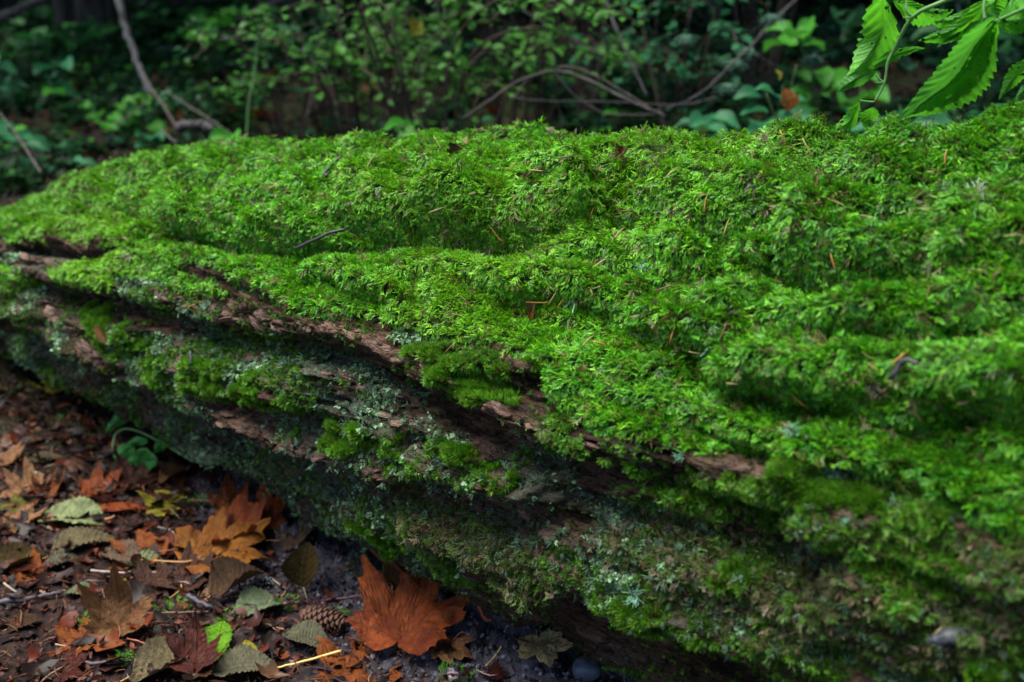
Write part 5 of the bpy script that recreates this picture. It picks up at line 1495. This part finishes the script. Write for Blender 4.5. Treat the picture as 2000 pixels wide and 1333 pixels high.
def shrub(base, height, spread, nst, nl, lsize, mk, label, lean=(0, 0), name='shrub', w=.36, objs=170, seed=0, drop=.5, group=None, tilt=.5):
    r = random.Random(seed); e = empty(name, base, label, 'shrub', group)
    st = MB(); sites = []
    for k in range(nst):
        a = r.uniform(0, 6.28); q = spread * r.uniform(.3, 1)
        end = Vector((math.cos(a) * q + lean[0], math.sin(a) * q + lean[1], height * r.uniform(.5, 1.05)))
        mid = end * .5 + Vector((r.uniform(-.08, .08), r.uniform(-.08, .08), height * .22))
        P = smooth_path([Vector((math.cos(a) * .03, math.sin(a) * .03, -.03)), mid, end, end + Vector((math.cos(a) * .12, math.sin(a) * .12, -.10 * drop))], 16)
        st.tube(P, [.0045 * (1 - .75 * i / 15) for i in range(16)], 5); 
        for b in range(5):
            i0 = r.randrange(4, 15); p0 = P[i0]; d = Vector((r.uniform(-1, 1), r.uniform(-1, 1), r.uniform(-.2, .5))).normalized()
            L = spread * r.uniform(.25, .6); Q = smooth_path([p0, p0 + d * L * .5 + Vector((0, 0, .02)), p0 + d * L - Vector((0, 0, .04 * drop))], 8)
            st.tube(Q, [.0022 * (1 - .7 * i / 7) for i in range(8)], 4)
            sites += [(Q[i], (Q[min(i + 1, 7)] - Q[max(i - 1, 0)]).normalized()) for i in range(1, 8)]
        sites += [(P[i], (P[min(i + 1, 15)] - P[i - 1]).normalized()) for i in range(5, 16)]
    st.build('stem', M_dtwig, e)
    me = lmesh('leaf', w, MF[mk]); fo = MB()
    for k in range(nl):
        p, d = r.choice(sites); sd_ = r.choice((-1, 1))
        side = Vector((d.y, -d.x, 0)) * sd_
        dd = (side + d * .7 + Vector((r.uniform(-.4, .4), r.uniform(-.4, .4), r.uniform(-.35, .2)))).normalized()
        nr = Vector((r.uniform(-tilt, tilt), r.uniform(-tilt, tilt) - .25, 1)).normalized(); s = lsize * (.4 + 1.0 * r.random() ** 1.3)
        nr = (nr - dd * nr.dot(dd)).normalized(); pp = p + Vector((r.uniform(-1, 1), r.uniform(-1, 1), r.uniform(-1, 1))) * lsize * .5
        if k < objs:
            o = bpy.data.objects.new('leaf', me); COL.objects.link(o); o.parent = e; x_ = dd.cross(nr)
            o.matrix_local = Matrix.Translation(pp) @ Matrix((x_, dd, nr)).transposed().to_4x4() @ Matrix.Scale(s, 4)
        else: small_leaf(fo, pp, dd, nr, s, .6, w)
    if fo.v:
        f = fo.build('foliage', MF[mk], e); f['kind'] = 'stuff'
    return e

# centre: small-leaved shrubs
for i, (u, t, h, spd, nst, nl, ls, mk, lab) in enumerate([
    (700, 2.7, .62, .34, 12, 900, .030, 'shrub', 'small-leaved shrub with light green leaves just left of the centre behind the log'),
    (860, 2.45, .66, .36, 13, 1000, .027, 'shrub', 'densest small-leaved shrub directly behind the middle of the log'),
    (1010, 2.6, .72, .30, 10, 560, .028, 'shrub', 'open small-leaved shrub whose branches lean over the bent bare twigs'),
    (640, 3.6, .85, .5, 12, 900, .040, 'far', 'paler shrub standing behind the small-leaved shrubs, left'),
    (560, 3.3, .45, .3, 8, 400, .032, 'dark', 'low dark shrub left of the small-leaved shrubs'),
    (1150, 3.4, .8, .4, 9, 420, .036, 'dark', 'dark sparse shrub behind the bent bare twigs'),
    (1330, 3.0, .6, .35, 8, 420, .030, 'blue', 'blue-green small-leaved shrub between bare twigs and broad-leaved plants'),
    (1480, 3.6, .9, .45, 10, 500, .045, 'blue', 'tall blue-green shrub behind the broad-leaved plants')]):
    r = ray(u, 230); x, y = r.x * t, r.y * t
    shrub(Vector((x, y, gz(x, y))), h, spd, nst, nl, ls, mk, lab, seed=i + 3)

# broad-leaved plants at the right: each leaf a part
def broad_plant(u, v, t, h, n, ls, mk, label, seed, w=.36, name='broadleaf_plant'):
    r = random.Random(seed); q = ray(u, v) * t; x, y = q.x, q.y; base = Vector((x, y, gz(x, y)))
    e = empty(name, base, label, 'plant'); me = lmesh('leaf', w, MF[mk], seed); H = max(h, CAM_H + q.z - base.z)
    ns = max(2, n // 5)
    for k in range(ns):
        a = r.uniform(0, 6.28); end = Vector((math.cos(a) * .12 * r.random() * 2, math.sin(a) * .1, H * r.uniform(.7, 1.05)))
        P = smooth_path([Vector((0, 0, -.02)), end * .55 + Vector((.02, 0, .03)), end], 12); st = MB(); st.tube(P, [.0022 * (1 - .6 * i / 11) for i in range(12)], 5); st.build('stem', M_dstem, e)
        for j in range(n // ns):
            p = P[r.randrange(5, 12)]; b = r.uniform(0, 6.28); dd = Vector((math.cos(b), math.sin(b), r.uniform(-.35, .25))).normalized()
            nr = Vector((r.uniform(-.4, .4), -.35 + r.uniform(-.3, .3), 1)); nr = (nr - dd * nr.dot(dd)).normalized(); x_ = dd.cross(nr)
            o = bpy.data.objects.new('leaf', me); COL.objects.link(o); o.parent = e
            o.matrix_local = Matrix.Translation(p + dd * .01) @ Matrix((x_, dd, nr)).transposed().to_4x4() @ Matrix.Scale(ls * r.uniform(.6, 1.25), 4)
for i, a in enumerate([(1440, 120, 1.9, .3, 12, .060, 'blue', 'broad-leaved plant with glossy blue-green leaves above the yellow leaf', 1),
                       (1500, 150, 1.75, .3, 9, .055, 'bright', 'light green broad-leaved plant right beside the yellow leaf', 2),
                       (1380, 200, 2.2, .25, 14, .070, 'blue', 'low blue-green plant close behind the crest of the log, right of the bare twigs', 3),
                       (1560, 190, 2.0, .25, 16, .085, 'blue', 'dark leafy plant behind the crest between the yellow leaf and the hanging sprig', 4),
                       (1640, 100, 2.4, .4, 18, .080, 'bright', 'bright green plant seen left of the hanging sprig', 5),
                       (1780, 190, 1.9, .25, 16, .110, 'blue', 'large-leaved dark plant behind the hanging sprig', 6),
                       (1900, 130, 2.1, .35, 18, .110, 'blue', 'large-leaved plant in the shade at the right edge', 7),
                       (1950, 50, 2.7, .5, 20, .11, 'dark', 'tall shaded plant in the upper right corner behind the sprigs', 8),
                       (1700, 60, 3.0, .5, 20, .09, 'dark', 'shaded plant behind the bright green plant', 9),
                       (1250, 190, 2.3, .15, 8, .09, 'bright', 'low plant with one long pale leaf by the foot of the bent bare twigs', 10, .16),
                       (930, 235, 2.0, .08, 6, .08, 'bright', 'low plant peeping over the crest left of the white wispy lichen', 11, .2),
                       (590, 250, 2.3, .12, 10, .07, 'bright', 'low leafy plant right behind the crest, left of the small-leaved shrubs', 12),
                       (270, 270, 2.6, .12, 12, .06, 'blue', 'low glossy plant behind the crest at left, under the leaning pale trunk', 13),
                       (30, 130, 3.6, .3, 16, .09, 'blue', 'blue-green leafy plant at the left edge of the slope', 14),
                       (230, 180, 3.2, .2, 16, .07, 'bright', 'bright leafy plant left of the leaning pale trunk', 15),
                       (400, 60, 4.2, .3, 18, .09, 'bright', 'bright leafy plant in front of the great dark trunk', 16),
                       (60, 230, 2.8, .15, 14, .07, 'blue', 'leafy plant low on the slope at the left edge', 17)]):
    broad_plant(*a)
# thin herb left of the shrubs
thr = slope_at(480, 262)[0]; th_e = empty('slender_herb', thr, 'slender upright herb with tiny pale green leaves, left of the shrubs', 'plant')
hp = [at(482, 262, 2.6), at(486, 200, 2.6), at(497, 140, 2.6), at(505, 60, 2.6)]
mb = MB(); P = smooth_path([p - thr for p in hp], 20); mb.tube(P, [.003 * (1 - .6 * i / 19) for i in range(20)], 5); mb.build('stem', M_stem, th_e)
me = lmesh('leaf', .4, MF['bright']); r_ = random.Random(3)
for k in range(46):
    p = P[r_.randrange(5, 20)]; a = r_.uniform(0, 6.28); q = Vector((math.cos(a), math.sin(a), .2)); L = r_.uniform(.01, .07)
    o = bpy.data.objects.new('leaf', me); COL.objects.link(o); o.parent = th_e
    o.matrix_local = Matrix.Translation(p + q * L) @ q.to_track_quat('Y', 'Z').to_matrix().to_4x4() @ Matrix.Scale(r_.uniform(.014, .024), 4)

# bare twigs and dead branches: pixel path at a chosen distance
def branch(pts, t0, t1, r0, r1, m, label, name='bare_twig', cat='branch', seed=0, side=(), n=30, k=7):
    if name == 'bare_twig': r0 *= .48; r1 *= .48
    c = at(pts[0][0], pts[0][1], t0); P = []
    for i, q in enumerate(pts):
        f = i / (len(pts) - 1); P.append(at(q[0], q[1], t0 + (t1 - t0) * f) - c)
    P = smooth_path(P, n, r0 * .35, seed)
    e = empty(name, c, label, cat)
    mb = MB(); rr = random.Random(seed)
    mb.tube(P, [(r0 + (r1 - r0) * i / (n - 1)) * (1 + .14 * math.sin(i * 1.9 + seed)) for i in range(n)], k); mb.build('stem', m, e)
    for (i0, du, dv, L) in side:
        p0 = P[i0]; w = (at(1000 + du, 666 + dv, 1) - at(1000, 666, 1)).normalized() * L
        sb = MB(); Q = smooth_path([p0, p0 + w * .5 + Vector((0, .01, .01)), p0 + w], 8); sb.tube(Q, [r1 * .6 * (1 - .6 * i / 7) for i in range(8)], 5); sb.build('side_twig', m, e)
    return e
branch([(905, 232), (947, 203), (1017, 157), (1087, 140), (1140, 154), (1227, 196), (1297, 227)], 2.15, 2.05, .005, .008, M_dead, 'thick arching bare twig, left end behind the crest', seed=1, side=[(20, 10, 14, .05), (12, -20, 20, .08)])
branch([(1297, 229), (1210, 175), (1140, 137), (1098, 130), (1086, 141), (1105, 170), (1140, 200), (1190, 224), (1280, 224)], 2.0, 2.05, .004, .0032, M_dead, 'bare twig bent back into a hairpin loop in the middle background', seed=2)
branch([(1000, 190), (1040, 196), (1080, 198), (1200, 200), (1330, 205), (1400, 190)], 2.2, 2.1, .003, .004, M_deadd, 'thin dark twig running level beneath the hairpin twig', seed=3, side=[(12, 5, 20, .06)])
branch([(1182, 0), (1200, 50), (1217, 87), (1238, 133), (1262, 185)], 2.7, 2.4, .010, .005, M_deadd, 'dark bare stick leaning down to the right of the hairpin twig', seed=4, side=[(12, 30, -20, .12)])
branch([(1020, 20), (1090, 60), (1160, 100), (1230, 125)], 2.8, 2.6, .005, .004, M_deadd, 'thin dark stick crossing behind the leaning stick', seed=5)
branch([(1575, -20), (1510, 42), (1464, 94), (1440, 115), (1370, 182), (1300, 213)], 2.5, 2.0, .008, .003, M_deadd, 'long diagonal dead stick with tufts of lichen, right background', seed=6, side=[(6, -20, 14, .1), (14, 18, 10, .12), (20, -10, 24, .08)])
branch([(228, -20), (240, 30), (252, 75), (268, 120), (278, 150), (300, 185)], 3.2, 3.0, .013, .008, M_lean, 'pale lichen-blotched thin trunk leaning to the left above the slope', name='leaning_trunk', cat='dead trunk', seed=7)
branch([(278, 142), (300, 180), (325, 215), (352, 262)], 3.0, 2.7, .009, .006, M_dead, 'thin grey stick continuing below the leaning pale trunk', seed=8, side=[(10, -40, 20, .12)])
branch([(340, 190), (380, 215), (420, 240), (450, 262)], 2.9, 2.7, .007, .005, M_dead, 'short broken stick lying on the slope left of the slender herb', seed=9)
branch([(225, 245), (255, 225), (290, 195)], 2.9, 3.0, .006, .004, M_dead, 'pale forked stick meeting the leaning trunk from the left', seed=10)
branch([(0, 222), (22, 250), (50, 290), (80, 338)], 2.5, 2.3, .004, .006, M_dead, 'pale thin stick slanting down at the left edge behind the log', seed=11, side=[(14, 20, 24, .08)])
branch([(440, 52), (480, 35), (520, 15), (570, -10)], 4.2, 4.4, .016, .02, M_deadd, 'fallen dark branch in front of the great dark trunk', name='dead_branch', seed=12)
branch([(-10, 45), (30, 22), (70, 5), (110, -14)], 4.5, 4.6, .022, .018, M_deadd, 'dark branch crossing the upper left corner', name='dead_branch', seed=13)
branch([(350, 250), (390, 244), (430, 256), (455, 270)], 2.55, 2.5, .014, .009, M_deadd, 'grey rotting branch lying behind the crest at left', name='dead_branch', seed=14)
branch([(315, 255), (330, 268), (345, 280)], 2.3, 2.25, .006, .005, M_dead, 'short pale stick end touching the moss at left', seed=15)
branch([(610, 120), (615, 160), (600, 230)], 3.1, 3.0, .005, .004, M_deadd, 'thin upright dark stick between herb and shrubs', seed=16)
branch([(850, -10), (856, 30), (862, 80)], 3.4, 3.3, .008, .006, M_deadd, 'thin brown upright stick among the shrubs', seed=17)

M_beard = m_plain('beard_lichen', (.05, .11, .07), .8, .1, 80, .3)
# lichen tufts on the dead stick
for i, (u, v) in enumerate([(1505, 30), (1462, 95), (1435, 118), (1340, 70), (1585, 110), (1420, 165)]):
    lichen_tuft(at(u, v, 2.3), .032, Vector((0, 0, -1)), 'beard of pale green lichen ' + ['near the top of the long diagonal stick', 'halfway down the long diagonal stick', 'left of the halfway beard on the diagonal stick', 'highest and leftmost in the blue-green shrub', 'hanging above the hanging yellow leaf', 'low on the diagonal stick'][i], M_beard, 46, 900 + i)['group'] = 'beards of lichen in the dead twigs'

# coloured leaves on the slope and in the plants
def hang_leaf(u, v, t, L, a, kind, colour, label, tilt=60, on_ground=True):
    if on_ground: p, t = slope_at(u, v)
    else: p = at(u, v, t)
    s = L * t / FPX; e = empty('maple_leaf' if kind == 'M' else 'oval_leaf', p + Vector((0, 0, .012)), label, 'leaf')
    e.matrix_world = Matrix.Translation(e.location) @ Euler((math.radians(tilt), 0, math.radians(a))).to_matrix().to_4x4() @ Matrix.Scale(s, 4)
    leaf_obj('blade', maple_mesh(int(u), curl=.3, cup=.3, na=64, nr=6) if kind == 'M' else oval_mesh(int(u), width=.4, nt=24, nx=9), LM[colour], e)
hang_leaf(1535, 208, 1.7, 46, 10, 'E', 'amber', 'brown-orange leaf upright behind the crest, below the small yellow leaf', 75, False)
hang_leaf(1518, 160, 1.7, 24, 60, 'E', 'yellow', 'small bright yellow leaf hanging under the light green plant', 60, False)
hang_leaf(812, 72, 2.4, 30, 40, 'M', 'yellow', 'yellow maple leaf caught in the shrub near the upper centre', 60, False)
for i, (u, v, c, lab) in enumerate([(1720, 205, 'amber', 'orange-brown leaf behind the hanging sprig, next to its stem'), (1690, 195, 'tan', 'brown leaf left of the hanging sprig stem'), (1270, 55, 'tan', 'brown leaf by the top of the leaning dark stick'),
                                    (965, 228, 'orange', 'dull orange leaf on the ground under the arching twig'), (745, 145, 'tan', 'large tan leaf among the shrub stems'), (600, 68, 'orange', 'orange leaf on the slope left of the shrubs'),
                                    (515, 168, 'orange', 'small orange leaf beside the slender herb'), (445, 232, 'amber', 'round orange leaf on the slope below the slender herb'), (315, 182, 'maroon', 'brown leaf at the foot of the leaning trunk'),
                                    (352, 270, 'redorange', 'red leaf standing up just behind the crest at left'), (455, 165, 'maroon', 'dark red leaf on the open slope'), (130, 195, 'orange', 'orange leaf on the slope at left'),
                                    (60, 18, 'orange', 'orange leaf near the upper left corner'), (80, 80, 'maroon', 'dull red leaf under the trees at left'), (560, 140, 'maroon', 'dark red leaf right of the slender herb'),
                                    (620, 140, 'tan', 'pale leaf at the left foot of the shrubs'), (50, 320, 'tan', 'tan leaf at the left edge behind the log'), (400, 110, 'olive', 'olive leaf on the slope in the middle left'),
                                    (520, 240, 'redorange', 'rust red leaf right behind the crest'), (1450, 75, 'peach', 'pale pink leaf in the blue-green plants'), (660, 60, 'peach', 'peach leaf high on the slope'), (720, 190, 'tan', 'tan leaf low among shrub stems')]):
    hang_leaf(u, v, 0, 26 + (i * 7) % 16, i * 50, 'M', c, lab, 35)

# trees
def tree(u, t, rad, label, h=7, lean=0.0, seed=0, m=None):
    r = ray(u, 60) * t; b = Vector((r.x, r.y, gz(r.x, r.y) - .1)); e = empty('tree', b, label, 'tree')
    K, J = 60, 40; vs = []
    for i in range(K):
        z = h * (i / (K - 1)) ** 1.6; f = 1 + .35 * math.exp(-z / (rad * .8 + .1)) - .05 * z
        for j in range(J):
            a = 2 * math.pi * j / J; fl = .10 * math.sin(a * 7 + seed + z * .8) + .05 * math.sin(a * 17 + z * 3 + seed) + .22 * math.exp(-z / (rad + .1)) * math.sin(a * 5 + seed)
            q = rad * f * (1 + fl); vs.append((math.cos(a) * q + lean * z, math.sin(a) * q, z))
    mesh_obj('trunk', vs, grid_faces(K, J, True), m or M_trunk, e)
    # crown, high above the frame, made large and dense to shade the slope
    mb = MB(); rr = random.Random(seed)
    for k in range(1000):
        z = rr.uniform(.45, 1.1) * h; q = rr.uniform(.3, 2.6) * (1.2 - z / h * .6); a = rr.uniform(0, 6.28)
        small_leaf(mb, Vector((math.cos(a) * q + lean * z, math.sin(a) * q, z)), Vector((math.cos(a), math.sin(a), -.3)).normalized(), Vector((0, 0, 1)), rr.uniform(.3, .5), .5, .4)
    mb.build('crown', MF['dark'], e)['kind'] = 'stuff'
def m_trunk():
    m, nt, out = mat('trunk_bark'); tc = N(nt, 'ShaderNodeTexCoord'); mp = N(nt, 'ShaderNodeMapping'); mp.inputs['Scale'].default_value = (1, 1, .15)
    nt.links.new(tc.outputs['Object'], mp.inputs[0]); n = noise_node(nt, 26, 6, .6, mp.outputs[0]); n2 = noise_node(nt, 3, 3, .5, tc.outputs['Object'])
    c = ramp(nt, n.outputs[0], [(.35, (.008, .007, .007)), (.55, (.035, .03, .028)), (.7, (.07, .062, .056))])
    c = mixc(nt, math_n(nt, 'MULTIPLY', ramp(nt, n2.outputs[0], [(.45, (0, 0, 0)), (.65, (1, 1, 1))]), .6), c, (.02, .045, .02))
    principled(nt, out, c, .85, .1, bump(nt, n.outputs[0], 1, .03)); return m
M_trunk = m_trunk()
for i, a in enumerate([(142, 6.0, .075, 'slim dark tree left of the two close trunks, upper left'), (205, 5.8, .12, 'dark tree trunk behind the leaning pale trunk, upper left'), (415, 6.6, .36, 'great dark tree trunk filling the upper left middle'),
                       (10, 6.2, .09, 'dark tree trunk at the left edge'), (38, 7.5, .06, 'thin far tree just right of the trunk at the left edge'), (640, 6.5, .10, 'dark tree behind the paler shrub'), (1120, 5.5, .16, 'dark tree behind the shrubs near the upper centre'),
                       (1240, 6.5, .12, 'dark tree behind the leaning dark stick'), (1560, 6.0, .18, 'dark tree behind the blue-green shrub'), (1850, 5.5, .15, 'dark tree behind the sprigs at right'), (860, 7.0, .14, 'far dark tree behind the densest shrub'), (85, 8.5, .05, 'thin far tree in the green gap at upper left')]):
    tree(*a, seed=i)

# undergrowth: nobody could count it
def m_under(name, trans=.3):
    return m_instance(name, .5, .12, trans)
M_und = m_under('undergrowth')
def plantlet(seed, n=7, w=.38, up=.6):
    r = random.Random(seed); mb = MB()
    for k in range(n):
        a = r.uniform(0, 6.28); b = Vector((0, 0, 0)); top = Vector((math.cos(a) * r.uniform(.1, .6), math.sin(a) * r.uniform(.1, .6), r.uniform(.2, 1) * up))
        mb.tube([b, top * .6 + Vector((0, 0, .08)), top], [.018, .014, .010], 3, [0.1] * 9)
        d = Vector((math.cos(a), math.sin(a), r.uniform(-.3, .3))).normalized(); nr = Vector((r.uniform(-.3, .3), r.uniform(-.5, .2), 1)); nr = (nr - d * nr.dot(d)).normalized()
        small_leaf(mb, top, d, nr, r.uniform(.35, .65), r.uniform(.3, 1), w)
    return mb
plantlets = [proto('plantlet%d' % i, plantlet(i, 6 + i, .3 + .05 * (i % 3), .8), M_und) for i in range(5)]
def back_pts(n, x0, x1, y0, y1, thr, seed, nmin=1.28):
    P, cl = area_points(n, x0, x1, y0, y1, lambda x, y, nn, cl: (nn > nmin + .05 * rng.random(len(x))) & (fbm(x * 1.6, y * 1.6, 0 * x, 3, seed) > thr - .16 * (np.abs(x) > .5)) & (np.abs(x) < .62 * y + .8))
    return P
P = back_pts(17000, -4.5, 4, 1.2, 6.5, -.10, 401); n = len(P); patch = fbm(P[:, 0] * 2, P[:, 1] * 2, 0 * P[:, 0], 3, 402)
leftk = np.clip(.5 - P[:, 0] * .3, 0, 1)
scatter('undergrowth', P, rand_rot(n, .2), .04 + .055 * rng.random(n), tints(n, [(.003, .016, .004), (.008, .045, .010), (.045, .17, .02), (.010, .07, .03)], [6, 4, 1.0, 2], .35, patch), plantlets, None, 'stuff', 'dark green undergrowth covering the slope behind the log', 'undergrowth')
P = back_pts(26000, -9, 7, 5.5, 14, -.25, 411); n = len(P); patch = fbm(P[:, 0] * 1.2, P[:, 1] * 1.2, 0 * P[:, 0], 3, 412)
FT = tints(n, [(.010, .05, .010), (.03, .12, .02), (.10, .27, .06), (.005, .02, .006)], [4, 3, 1.0, 6], .35, patch)
FT = np.clip(FT * (1 + 2.2 * (P[:, :1] < -.30 * P[:, 1:2]) * (patch[:, None] > -.1)), 0, .4)  # left patches tinted brighter, painting in the light that the crowns block
scatter('far_undergrowth', P, rand_rot(n, .2), .07 + .13 * rng.random(n), FT, plantlets, None, 'stuff', 'blurred green woodland growth beyond the slope', 'undergrowth')
# litter on the slope
P = back_pts(90000, -4.5, 4, 1.1, 6.5, -1, 421, 1.12); P = P[rng.random(len(P)) < np.clip(2.4 / (P[:, 1] - .4) ** 1.0, .3, 1)]; n = len(P); P[:, 2] += rng.random(n) * .012
scatter('slope_litter', P, rand_rot(n, .5), .008 + .02 * rng.random(n) ** 2, tints(n, [(.035, .014, .008), (.02, .010, .007), (.075, .028, .012), (.12, .06, .03), (.012, .009, .009)], [6, 6, 2, .5, 7], .3), flakes, None, 'stuff', 'dark brown leaf litter on the slope behind the log', 'leaf litter')
